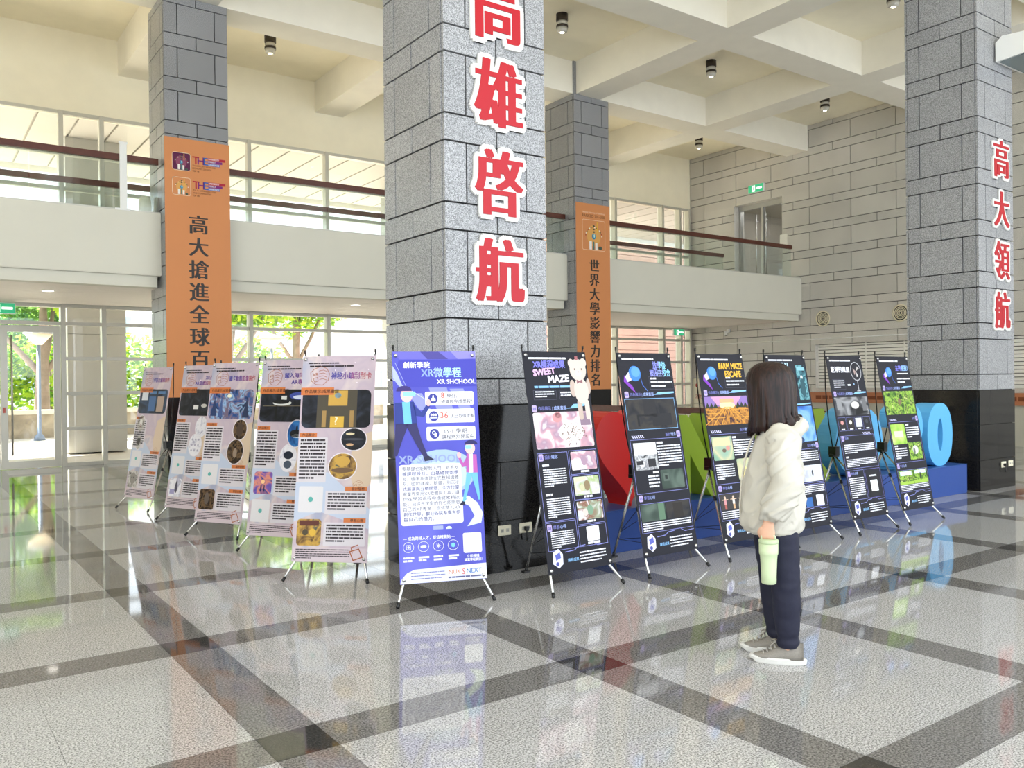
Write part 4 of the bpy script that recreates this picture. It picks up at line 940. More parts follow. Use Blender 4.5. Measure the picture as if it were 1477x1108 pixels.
NAVY = mat('navy_trousers', '14162c', .75, noise_amt=.1, noise_scale=60, bump=.2, bump_scale=20); SHOE = mat('grey_knit', '8a847b', .8, noise_amt=.1, noise_scale=120); SOLE = mat('white_sole', 'd2d0ca', .5); LACE = mat('lace_grey', 'a7a196', .8)
def hair_mat():
    m = bpy.data.materials.new('dark_brown_hair'); m.use_nodes = True; n, l = nodes_of(m); b = n['Principled BSDF']
    tc = n.new('ShaderNodeTexCoord'); mp = n.new('ShaderNodeMapping'); mp.inputs['Scale'].default_value = (60, 60, 5)
    t = n.new('ShaderNodeTexNoise'); t.inputs['Scale'].default_value = 1.5; t.inputs['Detail'].default_value = 4
    l.new(tc.outputs['Object'], mp.inputs['Vector']); l.new(mp.outputs['Vector'], t.inputs['Vector'])
    r = n.new('ShaderNodeValToRGB'); r.color_ramp.elements[0].position = .35; r.color_ramp.elements[1].position = .75
    r.color_ramp.elements[0].color = (*srgb('140d0b'), 1); r.color_ramp.elements[1].color = (*srgb('38211a'), 1)
    l.new(t.outputs['Fac'], r.inputs['Fac']); l.new(r.outputs['Color'], b.inputs['Base Color'])
    bp = n.new('ShaderNodeBump'); bp.inputs['Strength'].default_value = .5; bp.inputs['Distance'].default_value = .006
    l.new(t.outputs['Fac'], bp.inputs['Height']); l.new(bp.outputs['Normal'], b.inputs['Normal'])
    b.inputs['Roughness'].default_value = .42; b.inputs['Specular IOR Level'].default_value = .3; return m
HAIR = hair_mat()
pp = at_z(1118, 948)
FW = 20
left_img = Vector((-math.cos(YAW), math.sin(YAW))); away = Vector((math.sin(YAW), math.cos(YAW)))
fd = left_img*math.cos(math.radians(FW)) + away*math.sin(math.radians(FW))
per = empty('person', (pp.x, pp.y, 0), math.atan2(fd.y, fd.x), 'person in an ivory jacket and navy trousers holding a green tumbler', 'person')
per.scale = (.987, .987, .987)
# joints (x forward, y to the person's left, z up)
LA, RA = Vector((-.071, .085, .085)), Vector((-.008, -.085, .085))
LK, RK = Vector((-.062, .09, .44)), Vector((.014, -.09, .44))
LH, RH = Vector((-.03, .08, .80)), Vector((.035, -.08, .80))
LS_, LE, LW = Vector((-.055, .165, 1.205)), Vector((-.075, .262, .98)), Vector((.015, .250, .785))
RS_, RE, RW = Vector((-.055, -.165, 1.225)), Vector((-.03, -.215, .96)), Vector((.06, -.20, .74))
b = MB()
HC = Vector((.012, 0, 1.447)); HY = math.radians(-8)
zloft(b, [(.76, -.005, 0, .10, .15), (.90, -.005, 0, .085, .125), (1.05, -.015, 0, .09, .125), (1.18, -.035, 0, .085, .145), (1.25, -.045, 0, .065, .11), (1.30, -.04, 0, .05, .06)], SKIN)
b.tube([(-.035, 0, 1.27), (-.02, 0, 1.33), (.0, 0, 1.38)], [.055, .05, .048], SKIN, 14)
ball(b, HC, (.086, .070, .103), SKIN, 20); ball(b, HC+Vector((.022, 0, -.05)), (.062, .055, .068), SKIN, 18)
b.tube([HC+Vector((.075, 0, .02)), HC+Vector((.106, 0, -.02)), HC+Vector((.085, 0, -.034))], [.008, .013, .010], SKIN, 8)
for s in (-1, 1): ball(b, HC+Vector((-.01, s*.073, -.01)), (.016, .008, .026), SKIN, 8)
b.tube([HC+Vector((.076, -.02, -.068)), HC+Vector((.084, 0, -.066)), HC+Vector((.076, .02, -.068))], .007, SKIN, 8)
for a_, c_, d_ in ((LS_, LE, LW), (RS_, RE, RW)):
    b.tube([a_, a_.lerp(c_, .5), c_, c_.lerp(d_, .4), d_], [.05, .043, .037, .036, .026], SKIN, 12)
for a_, c_, d_ in ((LH, LK, LA), (RH, RK, RA)):
    b.tube([a_, a_.lerp(c_, .5), c_, c_.lerp(d_, .35), d_, d_-Vector((0, 0, .05))], [.082, .068, .052, .052, .034, .034], SKIN, 12)
def hand(b, w_, side, grip):
    """palm, four fingers and a thumb; grip curls the fingers about the tumbler's loop below"""
    o = Vector(w_)
    b.tube([o+Vector((0, 0, .02)), o+Vector((0, 0, -.02)), o+Vector((.002, 0, -.055)), o+Vector((.004, 0, -.080))], [(.024, .018), (.032, .016), (.038, .014), (.036, .012)], SKIN, 12, ref=(1, 0, 0))
    for k, (dx, L) in enumerate(((.030, .034), (.011, .038), (-.009, .036), (-.027, .028))):
        a_ = o+Vector((dx, 0, -.076)); inn = -side
        b.tube([a_, a_+Vector((0, inn*.012, -.6*L)), a_+Vector((0, inn*.030, -.85*L)), a_+Vector((-.002, inn*.044, -.45*L))], [.0092, .009, .0085, .0075], SKIN, 8)
    t_ = o+Vector((.032, 0, -.030))
    b.tube([t_, t_+Vector((.016, -side*.012, -.025)), t_+Vector((.012, -side*.028, -.048)), t_+Vector((.0, -side*.036, -.060))], [.0115, .0105, .0095, .008], SKIN, 8)
hand(b, LW-Vector((0, 0, .012)), 1, True); hand(b, RW-Vector((0, 0, .012)), -1, False)
mesh_obj('body', solid(b, .0062, 2), per)
ey = MB()
for s in (-1, 1): ball(ey, HC+Vector((.074, s*.032, .008)), (.012, .014, .010), mat('eye_white', 'e8e4de', .3), 10); ball(ey, HC+Vector((.084, s*.032, .008)), (.004, .006, .006), mat('iris', '2a1c14', .2), 8)
ey.build('eyes', per)
mo = MB(); mo.tube([HC+Vector((.081, -.018, -.068)), HC+Vector((.090, 0, -.066)), HC+Vector((.081, .018, -.068))], .0035, mat('lips', 'b06a62', .5), 6); mo.build('mouth', per)
# trousers
t = MB()
zloft(t, [(.66, -.005, 0, .110, .145), (.74, -.008, 0, .118, .148), (.84, -.005, 0, .10, .13), (.90, -.005, 0, .09, .12)], NAVY)
for hp, kn, an in ((LH, LK, LA), (RH, RK, RA)):
    t.tube([hp-Vector((0, 0, .02)), hp.lerp(kn, .35), hp.lerp(kn, .7), kn, kn.lerp(an, .35), kn.lerp(an, .75), an+Vector((0, 0, .045)), an+Vector((0, 0, .025)), an+Vector((0, 0, .0))], [.094, .091, .083, .075, .074, .062, .055, .059, .055], NAVY, 20)
def fold_t(c):
    q = noise.noise(Vector((c.x*14, c.y*14, c.z*22)))*.0045
    if c.z < .2: q += .006*math.sin(c.z*120)*max(0, (.2-c.z)/.2)
    return q
mesh_obj('trousers', solid(t, .009, 4, fold_t), per)
# jacket
j = MB()
zloft(j, [(.685, .0, 0, .138, .175), (.70, .0, 0, .156, .192), (.74, .003, 0, .166, .195), (.82, .004, 0, .165, .18), (.92, .0, 0, .158, .175), (1.02, -.006, 0, .146, .172), (1.12, -.018, 0, .132, .17), (1.19, -.032, 0, .116, .165), (1.245, -.042, 0, .098, .15), (1.28, -.045, 0, .08, .105), (1.31, -.035, 0, .070, .075)], JACK, 32)
for a_, c_, d_ in ((LS_, LE, LW), (RS_, RE, RW)):
    sd = 1 if a_.y > 0 else -1
    j.tube([a_+Vector((0, -sd*.05, .015)), a_+Vector((0, sd*.015, -.02)), a_.lerp(c_, .5)+Vector((0, sd*.012, 0)), c_+Vector((-.005, 0, 0)), c_.lerp(d_, .45)+Vector((-.012, 0, 0)), c_.lerp(d_, .8)+Vector((-.004, 0, 0)), d_+Vector((0, 0, .022)), d_+Vector((0, 0, .0))], [.07, .078, .080, .080, .086, .080, .046, .038], JACK, 22)
j.tube([(-.10, -.09, 1.23), (-.125, -.05, 1.25), (-.132, 0, 1.255), (-.125, .05, 1.25), (-.10, .09, 1.23)], [.03, .042, .046, .042, .03], JACK, 14)
j.tube([(.05, .03, 1.26), (.045, .065, 1.275), (-.03, .095, 1.29), (-.10, .06, 1.295), (-.115, 0, 1.30), (-.10, -.06, 1.295), (-.03, -.095, 1.29), (.045, -.065, 1.275), (.05, -.03, 1.26)], [.016]+[.022]*7+[.016], JACK, 10)
def fold_j(c):
    w_ = noise.noise(Vector((c.x*5, c.y*5, c.z*5)))
    q = noise.noise(Vector((c.x*10+c.z*7, c.y*10, c.z*4+3)))*.014
    r1 = 1-abs(noise.noise(Vector((c.x*9+c.z*8+w_, c.y*9-c.z*3, c.z*5))))*2.2
    q += .010*max(0, r1)**2
    if c.y > .15 and c.z < 1.2:      # creases across the loose sleeve
        r2 = 1-abs(math.sin(c.z*34+c.x*30+2.5*w_))
        q -= .010*r2**3
    if c.z < .72: q *= .4
    return q
jk = mesh_obj('jacket', solid(j, .0075, 3, fold_j), per)
zp = MB(); zp.tube([(.173, -.012, .71), (.178, -.012, .82), (.168, -.012, .95), (.150, -.012, 1.07), (.118, -.012, 1.17), (.075, -.012, 1.25)], .006, mat('zip_ivory', 'd8d2c2', .6), 6); zp.build('zip', jk)
# shoes
for an, sd in ((LA, 1), (RA, -1)):
    x0 = an.x-.085
    sh = empty('shoe', (x0, an.y, 0)); sh.parent = per
    L = .275; up = MB(); prof = []
    for i in range(9):
        f_ = i/8; x = .008+f_*(L-.016)
        hgt = (.115, .118, .118, .110, .088, .070, .058, .050, .036)[i]; wdt = (.022, .034, .038, .038, .040, .044, .045, .038, .016)[i]
        prof.append((x, wdt, hgt))
    vs_ = []; fs = []; n = 14
    for x, wdt, hgt in prof:
        for k in range(n):
            a = PI*k/(n-1); vs_.append((x, wdt*math.cos(a)*(1.0 if math.sin(a) < .5 else .9), .028+(hgt-.028)*max(0, math.sin(a))**.75))
    for i in range(8):
        for k in range(n-1): fs.append((i*n+k, i*n+k+1, (i+1)*n+k+1, (i+1)*n+k))
        fs.append((i*n+n-1, i*n, (i+1)*n, (i+1)*n+n-1))
    fs += [tuple(range(n)), tuple(8*n+k for k in range(n-1, -1, -1))]
    up.add(vs_, fs, SHOE, True); up.build('upper', sh)
    so = MB(); vs_ = []; fs = []; m_ = 28
    out = []
    for k in range(m_):
        a = 2*PI*k/m_; ca, sa = math.cos(a), math.sin(a)
        x = L/2+(L/2+.008)*ca; wd = .047-.010*(1-min(1, max(0, (x-.03)/.1))) ; out.append((x, wd*math.copysign(abs(sa)**.7, sa)))
    for z, sc in ((.0, .93), (.006, 1.0), (.026, 1.02), (.034, .97)):
        for k, (x, y) in enumerate(out): vs_.append((L/2+(x-L/2)*sc, y*sc*(1 if (k % 2 or z > .02 or z == 0) else .96), z+(.012 if x > L*.92 else 0)*(1 if z < .02 else .4)))
    for i in range(3):
        for k in range(m_): fs.append((i*m_+k, i*m_+(k+1) % m_, (i+1)*m_+(k+1) % m_, (i+1)*m_+k))
    fs += [tuple(range(m_-1, -1, -1)), tuple(3*m_+k for k in range(m_))]
    so.add(vs_, fs, SOLE, False); so.build('sole', sh)
    lc = MB()
    for k in range(4): xx = .150+k*.020; zz = .096-k*.0115; lc.tube([(xx, -.026, zz-.012), (xx+.004, 0, zz+.003), (xx, .026, zz-.012)], .0035, LACE, 6)
    lc.tube([(.150, .0, .100), (.150, .03, .118), (.175, .045, .100), (.165, .01, .095)], .004, LACE, 6); lc.tube([(.150, .0, .100), (.150, -.03, .116), (.175, -.045, .098), (.165, -.01, .095)], .004, LACE, 6)
    lc.build('laces', sh)
# hair: a shoulder-length bob with strands, open around the face
hm = MB(); vs_ = []; fs = []; n = 96
rows = [(1.5864, 0.0037, 0.0037, 0), (1.5845, 0.0326, 0.0279, 0), (1.5758, 0.0632, 0.0521, 0), (1.5584, 0.0865, 0.0725, 0), (1.5295, 0.1023, 0.0874, 0), (1.4957, 0.1097, 0.0949, 0), (1.4571, 0.1116, 0.0986, -0.002), (1.4185, 0.1107, 0.1004, -0.004), (1.3799, 0.1097, 0.1014, -0.006), (1.3413, 0.1097, 0.1023, -0.008), (1.3027, 0.1135, 0.1042, -0.01), (1.2689, 0.119, 0.1042, -0.01), (1.235, 0.1172, 0.1004, -0.004)]
rnd = random.Random(3); st = [rnd.uniform(-1, 1) for _ in range(n)]
for i, (z, rx, ry, ox) in enumerate(rows):
    for k in range(n):
        a = 2*PI*k/n; low = max(0, (1.50-z)/.27)
        q = 1+.010*math.sin(17*a)+.016*math.sin(29*a+1.3)*low+.02*st[k]*low
        flick = 0
        if i >= len(rows)-2 and math.cos(a) < -.3: flick = .035*(i-len(rows)+3)/2
        x = HC.x+ox+(rx*q+flick)*math.cos(a); y = ry*q*math.sin(a)
        if math.cos(a) > .45 and z < 1.50: x -= .006*min(1, (1.50-z)/.1)
        vs_.append((x, y, z+(.018*st[k]*low if i > 9 else 0)-(.02*math.cos(a) if i >= len(rows)-2 else 0)))
def face_gap(i, k):
    a = 2*PI*(k+.5)/n; ang = abs((a+PI) % (2*PI)-PI)
    return rows[i][0] < 1.515 and ang < math.radians(24 if rows[i][0] > 1.36 else 17)
for i in range(len(rows)-1):
    for k in range(n):
        if not face_gap(i, k): fs.append((i*n+k, i*n+(k+1) % n, (i+1)*n+(k+1) % n, (i+1)*n+k))
fs.append(tuple(range(n-1, -1, -1)))
hm.add(vs_, fs, HAIR, True); hme = hm.mesh('hair')
ho = bpy.data.objects.new('t', hme); TS.collection.objects.link(ho); sm = ho.modifiers.new('s', 'SOLIDIFY'); sm.thickness = .022; sm.offset = -1
TS.view_layers[0].update(); hme2 = bpy.data.meshes.new_from_object(ho.evaluated_get(TS.view_layers[0].depsgraph)); bpy.data.objects.remove(ho)
ho = mesh_obj('hair', hme2, per)
# tumbler held by its loop
SAGE = mat('sage_green', 'c3d1a8', .45)
tb = LW+Vector((.0, -.02, -.115))
R_ = Matrix.Rotation(per.rotation_euler.z, 4, 'Z'); tw = Vector((per.location.x, per.location.y, 0)) + (R_ @ tb)
e = empty('tumbler', (tw.x, tw.y, tw.z-.222), per.rotation_euler.z, 'pale green insulated tumbler hanging from the person\'s hand', 'tumbler')
e.scale = (.95, .95, .93)
mb = MB(); mb.lathe([(.035, .0), (.039, .004), (.0405, .06), (.0435, .13), (.046, .158), (.0495, .164), (.050, .172), (.0505, .222)], SAGE, 28); mb.build('cup', e)
mb = MB(); mb.lathe([(.0505, .222), (.052, .226), (.052, .240), (.046, .246), (.040, .247)], mat('sage_lid', 'b7c69c', .45), 28)
mb.build('lid', e)
mb = MB(); mb.tube([(-.036, .02, .244), (-.034, .02, .262), (-.018, .02, .278), (.0, .02, .283), (.018, .02, .278), (.034, .02, .262), (.036, .02, .244)], .0055, SAGE, 8); mb.build('carry_loop', e)

# ================================================================== FITTINGS OF THE HALL
LAMPD = mat('lamp_dark', '3c342c', .4, .3); LAMPG = mat('lamp_glass_clear', 'd9d6cc', .12, .1)
lamps = [(5.78, 15.8, 'above the pink banners'), (9.77, 11.9, 'just right of the middle column'), (13.77, 11.9, 'in the coffer at centre right'), (17.75, 11.9, 'against the stone wall'), (17.75, 15.8, 'in the far corner by the upper windows'), (13.77, 7.9, 'partly hidden behind the right column'), (9.77, 15.8, 'hidden over the back of the balcony'), (17.0, 7.9, 'beside the right column')]
for x, y, d in lamps:
    e = empty('ceiling_lamp', (x, y, ZS), 0, 'dark round ceiling lamp with a glass cup '+d, 'ceiling lamp', 'ceiling lamps in the coffers')
    mb = MB(); mb.lathe([(.105, -.13), (.108, -.125), (.108, 0)], LAMPD, 20); mb.build('canopy', e)
    mb = MB(); mb.lathe([(.085, -.20), (.10, -.17), (.09, -.13)], LAMPG, 20); mb.build('glass_ring', e)
    mb = MB(); mb.lathe([(.108, -.25), (.108, -.205), (.09, -.20)], LAMPD, 20); mb.build('collar', e)
    mb = MB(); mb.lathe([(.06, -.33), (.09, -.315), (.105, -.25)], LAMPG, 20); mb.build('glass_cup', e)
    mb = MB(); mb.lathe([(.01, -.345), (.035, -.338), (.04, -.331)], emit('lamp_bulb', 'fff3d8', 3), 14); mb.build('bulb', e)
# soffit downlights under the balcony
for x in (1.9, 7.2, 13.6):
    e = empty('downlight', (x, 15.2, 3.012), 0, 'flush round downlight under the balcony '+{1.9: 'near the exit sign', 7.2: 'between the columns', 13.6: 'right of the slim column'}[x], 'downlight')
    mb = MB(); mb.lathe([(.10, -.008), (.11, 0)], WHITE, 20); mb.build('ring', e); mb = MB(); mb.lathe([(.08, -.011), (.08, -.008)], emit('downlight_glow', 'fff8ec', 2), 20); mb.build('lens', e)
# exit signs
GREEN = emit('exit_green', '2f9c6c', .35); EXW = emit('exit_white', 'eef6ee', .5)
def exit_sign(loc, rz, w_, label):
    e = empty('exit_sign', loc, rz, label, 'exit sign', 'green exit signs'); h_ = w_*.42
    box('case', (-w_/2-.01, -.05, -h_/2-.01), (w_/2+.01, 0, h_/2+.01), WHITE, e); box('panel', (-w_/2, -.056, -h_/2), (w_/2, -.05, h_/2), GREEN, e)
    p = Print(w_, h_); s = h_
    p.rect(.24*w_, .1*s, .46*w_, .9*s, EXW, 1)
    c = '1f7a50'; cx = .35*w_
    p.ell(cx+.03*s, .25*s, .06*s, .06*s, c, 2, 10); p.line([(cx+.02*s, .33*s), (cx-.04*s, .55*s), (cx+.1*s, .66*s), (cx+.1*s, .82*s)], .06*s, c, 2); p.line([(cx-.04*s, .55*s), (cx-.1*s, .72*s), (cx-.2*s, .74*s)], .06*s, c, 2); p.line([(cx-.15*s, .48*s), (cx-.08*s, .36*s), (cx+.06*s, .38*s), (cx+.15*s, .5*s)], .05*s, c, 2)
    p.dashes(.52*w_, .38*s, .92*w_, .62*s, 1, EXW, 2, 1, 2, 1)
    p.build('pictogram', e, (0, -.056, -h_/2), None)
exit_sign((1.45, YF-.10, 2.89), 0, .42, 'green exit sign over the glass entrance door at the left')
exit_sign((18.72, YF-.10, 2.88), 0, .42, 'green exit sign below the balcony by the far corner')
exit_sign((XW-.001, 15.17, 6.78), -PI/2, .50, 'green exit sign over the upstairs glass door')
# upstairs door in the recess
e = empty('door_3', (XW+.25, (DOOR[0]+DOOR[2])/2, Z2), -PI/2, kind='structure'); e['label'] = 'upstairs double glass door in a steel frame'
hw = (DOOR[2]-DOOR[0])/2
box('frame', (-hw, -.05, 2.38), (hw, .05, 2.52), STEEL, e)
for a, b2 in ((-hw, -hw+.07), (hw-.07, hw), (-.04, .04)): box('stile', (a, -.05, 0), (b2, .05, 2.38), STEEL, e)
for a, b2 in ((-hw+.07, -.04), (.04, hw-.07)):
    box('pane', (a, -.006, 0.05), (b2, .006, 2.38), GLASS, e); mb = MB(); xx = b2-.12 if a < 0 else a+.12; mb.tube([(xx, -.10, .3), (xx, -.10, 2.2)], .018, CHROME, 8); mb.tube([(xx, -.10, 2.0), (xx, -.01, 2.0)], .012, CHROME, 8); mb.tube([(xx, -.10, .5), (xx, -.01, .5)], .012, CHROME, 8); mb.build('handle', e)
rm = MB(); RC = mat('room_grey', 'b0aba1', .8)
rm.box((XW+.45, 12.4, Z2-.1), (XW+5, 18, Z2), RC); rm.box((XW+.45, 12.4, 6.9), (XW+5, 18, 7.0), RC); rm.box((XW+5, 12.4, Z2-.1), (XW+5.1, 18, 7), RC); rm.box((XW+.45, 12.3, Z2-.1), (XW+5, 12.4, 7), RC); rm.box((XW+.45, 18, Z2-.1), (XW+5, 18.1, 7), RC)
o = rm.build('wall_corridor'); tag(o, kind='structure'); o['label'] = 'grey corridor behind the upstairs glass door'
for k in range(3):
    o = box('strip_light', (XW+1.4+k*1.2, 14.2, 6.87), (XW+1.55+k*1.2, 16.4, 6.899), emit('tube_light', 'ffffff', 9)); tag(o, 'bright strip light in the corridor behind the upstairs door, %s' % ('nearest', 'middle one', 'furthest')[k], 'strip light', 'corridor strip lights')
o = box('notice', (XW-.012, 14.18, 5.05), (XW-.001, 14.42, 5.38), ink('efece2')); tag(o, 'small white paper notice on the wall beside the upstairs door', 'notice')
# shutter, counter
e = empty('roller_shutter', (XW+.12, 0, 0), 0, 'white roller shutter closed over the hatch in the stone wall', 'shutter')
mb = MB(); z = HATCH[1]
SH = mat('shutter_white', 'f4f1e8', .5, .1)
while z < HATCH[3]-.01:
    z1 = min(z+.083, HATCH[3]); mb.box((.0, HATCH[0], z), (.03, HATCH[2], z1-.018), SH); mb.box((.025, HATCH[0], z1-.018), (.05, HATCH[2], z1), mat('shutter_gap', '5e5a52', .6)); z = z1
tag(mb.build('slat_curtain', e), kind='stuff')
for y in (8.3, 10.0, 11.0, 12.0): box('guide_strip', (-.01, y-.012, HATCH[1]), (.001, y+.012, HATCH[3]), SH, e)
e = empty('service_counter', (XW, 10.3, 0), 0, 'service counter with an orange brown edge under the roller shutter', 'counter')
box('counter_body', (-.40, -3.0, 0), (-.002, 3.05, .86), mat('counter_cream', 'bdb8a8', .4), e)
box('counter_edge', (-.45, -3.05, .86), (-.002, 3.1, 1.12), mat('counter_orange', 'b5714a', .45, noise_amt=.05), e)
p = Print(6.1, .26); p.dashes(.3, .08, 2.2, .17, 1, '7d4327', 1, 1, 4, 1, .08); p.dashes(3.4, .08, 5.6, .17, 1, '7d4327', 1, 1, 5, 1, .08)
p.build('lettering', e, (-.45, 0, .86), (0, 0, -PI/2))
e = empty('low_counter', (10.0, 8.7, 0), 0, 'low partition with a dark wooden rail behind the big letters', 'partition')
box('rail_top', (-.06, -2.35, .95), (.10, 2.8, 1.05), WOODR, e, .008); box('rail_mid', (-.02, -2.35, .70), (.06, 2.8, .80), WOODR, e)
for k in range(6): box('glass_panel', (.0, -2.3+k*.85, .08), (.02, -2.3+k*.85+.8, .70), glass_mat('green_glass', (.8, .9, .87)), e)
for k in range(7): box('post', (-.02, -2.34+k*.85, 0), (.06, -2.30+k*.85, .95), STEEL, e)
box('kick_plate', (-.03, -2.35, 0), (.07, 2.8, .08), FASC, e)
# vents, camera, pipe, hydrant cabinet
for y, d in ((13.12, 'nearest the balcony'), (11.02, 'beside the right column')):
    e = empty('round_vent', (XW, y, 3.02), 0, 'round cream air vent with ring slats on the stone wall, '+d, 'vent', 'round wall vents')
    e.rotation_euler = (0, -PI/2, 0)
    mb = MB(); mb.lathe([(.21, 0), (.21, .012), (.175, .018), (.175, 0)], mat('vent_cream', 'e2d9bd', .5), 28, caps=False); mb.build('rim', e)
    mb = MB(); mb.lathe([(.176, .0005), (.176, .003)], BLK, 24); mb.build('vent_back', e)
    for r in (.15, .115, .08, .045):
        mb = MB(); mb.lathe([(r, .003), (r, .014), (r-.018, .014), (r-.018, .003)], mat('vent_cream', 'e2d9bd', .5), 24, caps=False); mb.build('ring_slat', e)
e = empty('security_camera', (XW, 16.2, 2.80), 0, 'small white security camera under the balcony on the stone wall', 'camera')
mb = MB(); mb.box((-.05, -.05, .02), (0, .05, .12), WHITE); mb.tube([(-.04, 0, .06), (-.14, 0, .02)], .018, WHITE); mb.build('bracket', e)
mb = MB(); mb.tube([(-.16, 0, .05), (-.15, -.02, -.07)], .045, WHITE, 14); mb.build('camera_body', e); mb = MB(); mb.tube([(-.15, -.02, -.07), (-.149, -.022, -.078)], .035, BLK, 14); mb.build('lens', e)
mb = MB(); mb.tube([(XW-.012, 17.5, 2.50), (XW-.012, 9.0, 2.50)], .012, WHITE, 8); o = mb.build('conduit'); tag(o, 'thin white conduit running along the stone wall', 'conduit')
e = empty('hydrant_cabinet', (XW, 17.25, 0), 0, 'cream fire hydrant cabinet with red writing in the far corner', 'cabinet')
box('cabinet_body', (-.06, -.30, .0), (-.001, .30, 1.50), mat('cabinet_cream', 'e6dfc8', .5), e, .006)
p = Print(.6, 1.5); p.ell(.16, .20, .05, .06, 'b0453a', 1); p.ell(.36, .20, .06, .07, 'b0453a', 1); p.text('消防栓', .1, .58, .13, 'b0453a', 1, .01, width=.4); p.frame(.04, .75, .56, 1.42, .008, '9a937e', 1); p.build('lettering', e, (-.06, 0, 0), (0, 0, -PI/2))
# things on the balcony
e = empty('white_post', (2.745, YFA+.034, 4.13), 0, 'white square post standing at the balcony railing', 'post')
box('post_body', (-.05, -.03, 0), (.05, .0, 1.0), WHITE, e, .004); box('post_cap', (-.06, -.032, 1.0), (.06, .002, 1.03), WHITE, e); box('post_foot', (-.12, -.032, 0), (.09, -.001, .03), WHITE, e)
for k, (x, w_, c_) in enumerate(((3.07, .17, 'ddd6bf'), (3.24, .07, 'a9a496'))):
    mb = MB(); m_ = mat('tarp_%d' % k, c_, .7); n = 14; vs_ = []; fs = []
    for z, s in ((0, 1.0), (.10, 1.0), (.20, .95), (.26, .75), (.285, .45)):
        for q in range(n):
            a = 2*PI*q/n; rr = 1+.12*math.cos(3*a+z*6); vs_.append((w_*.55*s*rr*math.cos(a)+.05*z, .055*s*rr*math.sin(a), z))
    for i in range(4):
        for q in range(n): fs.append((i*n+q, i*n+(q+1) % n, (i+1)*n+(q+1) % n, (i+1)*n+q))
    fs += [tuple(range(n-1, -1, -1)), tuple(4*n+q for q in range(n))]
    mb.add(vs_, fs, m_, False); o = mb.build('bundled_cloth', None, (x, YFA+.19, 4.13)); tag(o, ('larger cream bundle of cloth on the balcony edge by the left column', 'narrow grey bundle squeezed between the cream one and the left column')[k], 'bundle')

# ================================================================== OUTSIDE
PAVE = mat('paving', 'b9b4aa', .8, noise_amt=.06, noise_scale=1.2)
g = box('ground', (-70, YF+.1, -.4), (90, 110, -.03), PAVE); tag(g, kind='structure'); g['label'] = 'bright paved ground outside the glass front'
cn = empty('canopy', (0, YF+.32, 7.0), 0, 'white entrance canopy outside the upper windows', 'canopy')
CANW = mat('canopy_panel', 'bdb9b0', .6)
box('canopy_slab', (XL, 0, .05), (40, 6.2, .35), CANW, cn)
for k in range(62): 
    x = XL+.05+k*.75; box('canopy_plank', (x, .05, .0), (x+.70, 6.1, .05), CANW, cn)
box('canopy_edge', (XL, 6.2, -.12), (40, 6.35, .38), WHITE, cn)
PIER = granite('pier_granite', 'b4b2ac', '8c8a85', 'cfcdc8', 120, .4, .4, .03)
for x, d in ((2.98, 'outside the entrance by the left column'), (11.3, 'outside behind the middle of the hall'), (17.4, 'outside near the stone wall')):
    e = empty('canopy_pier', (x, 20.9, 0), 0, 'grey granite pier carrying the canopy, '+d, 'pier', 'granite piers of the canopy')
    z = 0
    while z < 7.0:
        z1 = min(z+1.32, 7.0); box('stone_course', (0, 0, z+.004), (1.2, 1.2, z1-.004), PIER, e); z = z1
# planter wall, hedge, lamps
e = empty('planter_wall', (6, 28.2, -.03), 0, 'weathered low stone planter wall across the street', 'low wall')
box('wall_body', (-30, 0, 0), (34, .5, .70), mat('old_stone', '9c9280', .9, noise_amt=.3, noise_scale=3, bump=.5, bump_scale=6), e); box('wall_cap', (-30, -.06, .70), (34, .6, .82), mat('cap_stone', 'c9c2b2', .8), e)
def leaf_mat(name, c):
    m = mat(name, c, .6, noise_amt=.35, noise_scale=.8, spec=.2)
    n, l = nodes_of(m); b = n['Principled BSDF']; o = n['Material Output']
    t = n.new('ShaderNodeBsdfTranslucent'); x = n.new('ShaderNodeMixShader'); x.inputs['Fac'].default_value = .5
    l.new(b.inputs['Base Color'].links[0].from_socket, t.inputs['Color'])
    l.new(b.outputs['BSDF'], x.inputs[1]); l.new(t.outputs['BSDF'], x.inputs[2]); l.new(x.outputs['Shader'], o.inputs['Surface'])
    return m
LG = [leaf_mat('leaf_yellow_green', 'a9c43f'), leaf_mat('leaf_green', '6f9a45'), leaf_mat('leaf_dark', '4d7a44')]
BARK = mat('bark', '85776a', .9, noise_amt=.2, noise_scale=4)
def leaves(cl, count, size, ms, seed):
    rnd = random.Random(seed); mb = MB()
    tot = sum(r[0]*r[1]*r[2] for _, r in cl)
    for c, r in cl:
        k = int(count*r[0]*r[1]*r[2]/tot)
        for _ in range(k):
            while True:
                q = Vector((rnd.uniform(-1, 1), rnd.uniform(-1, 1), rnd.uniform(-1, 1)))
                if .3 < q.length < 1: break
            p0 = Vector(c)+Vector((q.x*r[0], q.y*r[1], q.z*r[2]))
            a = Vector((rnd.gauss(0, 1), rnd.gauss(0, 1), rnd.gauss(0, .6))).normalized(); b_ = a.orthogonal().normalized(); s = size*rnd.uniform(.6, 1.3)
            mb.add([p0-a*s, p0+b_*s*.5, p0+a*s, p0-b_*s*.5], [(0, 1, 2, 3)], ms[0] if rnd.random() < .6 else ms[-1])
    return mb
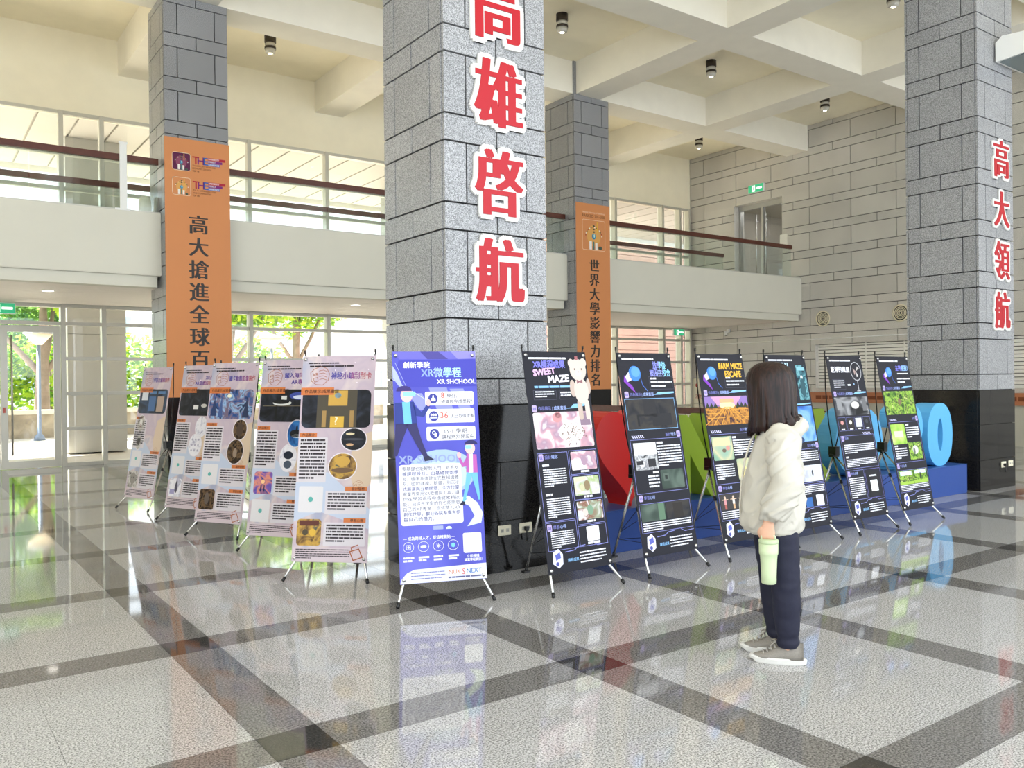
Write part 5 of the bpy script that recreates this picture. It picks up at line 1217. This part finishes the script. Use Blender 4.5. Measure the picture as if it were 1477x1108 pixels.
def tree(x, y, hgt, cl, count, ms, seed, label, size=.17, lean=.4):
    e = empty('street_tree', (x, y, 0), 0, label, 'tree', 'trees outside the glass front')
    mb = MB(); mb.tube([(0, 0, 0), (.08*lean, 0, hgt*.3), (.25*lean, .1, hgt*.6), (.2*lean, .1, hgt*.95)], [.26, .2, .15, .06], BARK, 10); mb.build('trunk', e)
    for k, (dx, dz) in enumerate(((-1.6, .75), (1.7, .8), (.5, .9))):
        mb = MB(); mb.tube([(.1*lean, 0, hgt*.35), (dx*.5, .2, hgt*.55), (dx, .3, hgt*dz)], [.11, .08, .04], BARK, 8); mb.build('branch', e)
    tag(leaves(cl, count, size, ms, seed).build('foliage', e), kind='stuff')
def crown(z, r, n, seed):
    rnd = random.Random(seed); return [((rnd.uniform(-r, r)*.8, rnd.uniform(-1.2, 1.2), z+rnd.uniform(-.45, .5)*r), (rnd.uniform(.45, .75)*r, rnd.uniform(.4, .7)*r, rnd.uniform(.3, .5)*r)) for _ in range(n)]
for i, (x, y, hgt, z, r, n, cnt, ms, d) in enumerate((
    (3.6, 30.6, 5.2, 5.0, 2.0, 7, 5200, (LG[0], LG[1]), 'leafy tree with a leaning trunk behind the entrance door'),
    (-2.6, 31, 5.5, 5.0, 2.0, 7, 4200, (LG[1], LG[2]), 'green tree beside the leaning one, mostly out of sight'),
    (9.6, 31.0, 5.5, 4.9, 1.9, 6, 3800, (LG[0], LG[1]), 'yellow green tree beside the slim street lamp, beyond the orange banner'),
    (15.3, 39, 6.6, 5.3, 3.0, 6, 4200, (LG[0], LG[1]), 'yellow green tree seen just before the middle column'),
    (5.3, 41, 5.0, 5.0, 3.2, 6, 4200, (LG[1], LG[2]), 'dense green tree furthest back behind the entrance'))):
    tree(x, y, hgt, crown(z, r, n, i+3), cnt, ms, i+50, d)
e = empty('hedge', (4, 35.5, 0), 0, 'bright green hedge above the planter wall outside', 'hedge')
tag(leaves([((x, 0, 1.9), (1.9, .6, 1.7)) for x in (-12, -9.5, -7, -4.5, -2, .5, 3, 5.5, 8)], 12000, .15, (LG[0], LG[1]), 9).build('foliage', e), kind='stuff')
mb = MB()
for x in (-12, -9.5, -7, -4.5, -2, .5, 3, 5.5, 8): mb.tube([(x, 0, 0), (x, 0, 1.5)], .05, BARK, 6)
mb.build('stems', e)
for x, d in ((3.12, 'seen through the entrance door'), (9.8, 'seen between the left and middle columns')):
    e = empty('lamp_post', (x, 27.0, -.03), 0, 'street lamp post with a cone shaped shade '+d, 'lamp post', 'street lamps outside')
    LPM = mat('lamp_post_blue', '6f7f95', .5, .2)
    mb = MB(); mb.lathe([(.16, 0), (.12, .12), (.055, .2), (.05, 2.72)], LPM, 12); mb.build('pole', e)
    mb = MB(); mb.lathe([(.10, 2.68), (.36, 2.98)], mat('lamp_shade_cream', 'e9dcc2', .5), 20); mb.build('shade', e)
    mb = MB(); mb.lathe([(.39, 2.98), (.37, 3.02), (.10, 3.12)], mat('lamp_cap_grey', '8a8d90', .5), 20); mb.build('cap', e)
# pink clad building on the right, pale building behind the trees
e = empty('clad_building', (20.5, 25.5, 0), 0, 'pink red clad building outside the right windows', 'building')
PK = mat('pink_cladding', 'd2a898', .7, noise_amt=.06, noise_scale=2)
box('wall_core', (0, .06, 0), (24, 9, 9.5), mat('pink_joint', 'a06a5a', .8), e)
z = 0.02
while z < 9.3: box('cladding_board', (.0, .0, z), (24, .06, z+.28), PK, e); z += .30
e = empty('pale_building', (-6, 52, 0), 0, 'pale hazy building far behind the trees', 'building')
box('wall_body', (0, 0, 0), (44, 8, 6.5), mat('pale_wall', 'd9dde0', .8), e)
for k in range(18):
    for q in (1.2, 4.0): box('window', (1+k*2.4, -.05, q), (2.3+k*2.4, 0, q+1.4), mat('far_window', '93a6b5', .3), e)

bpy.data.scenes.remove(TS)
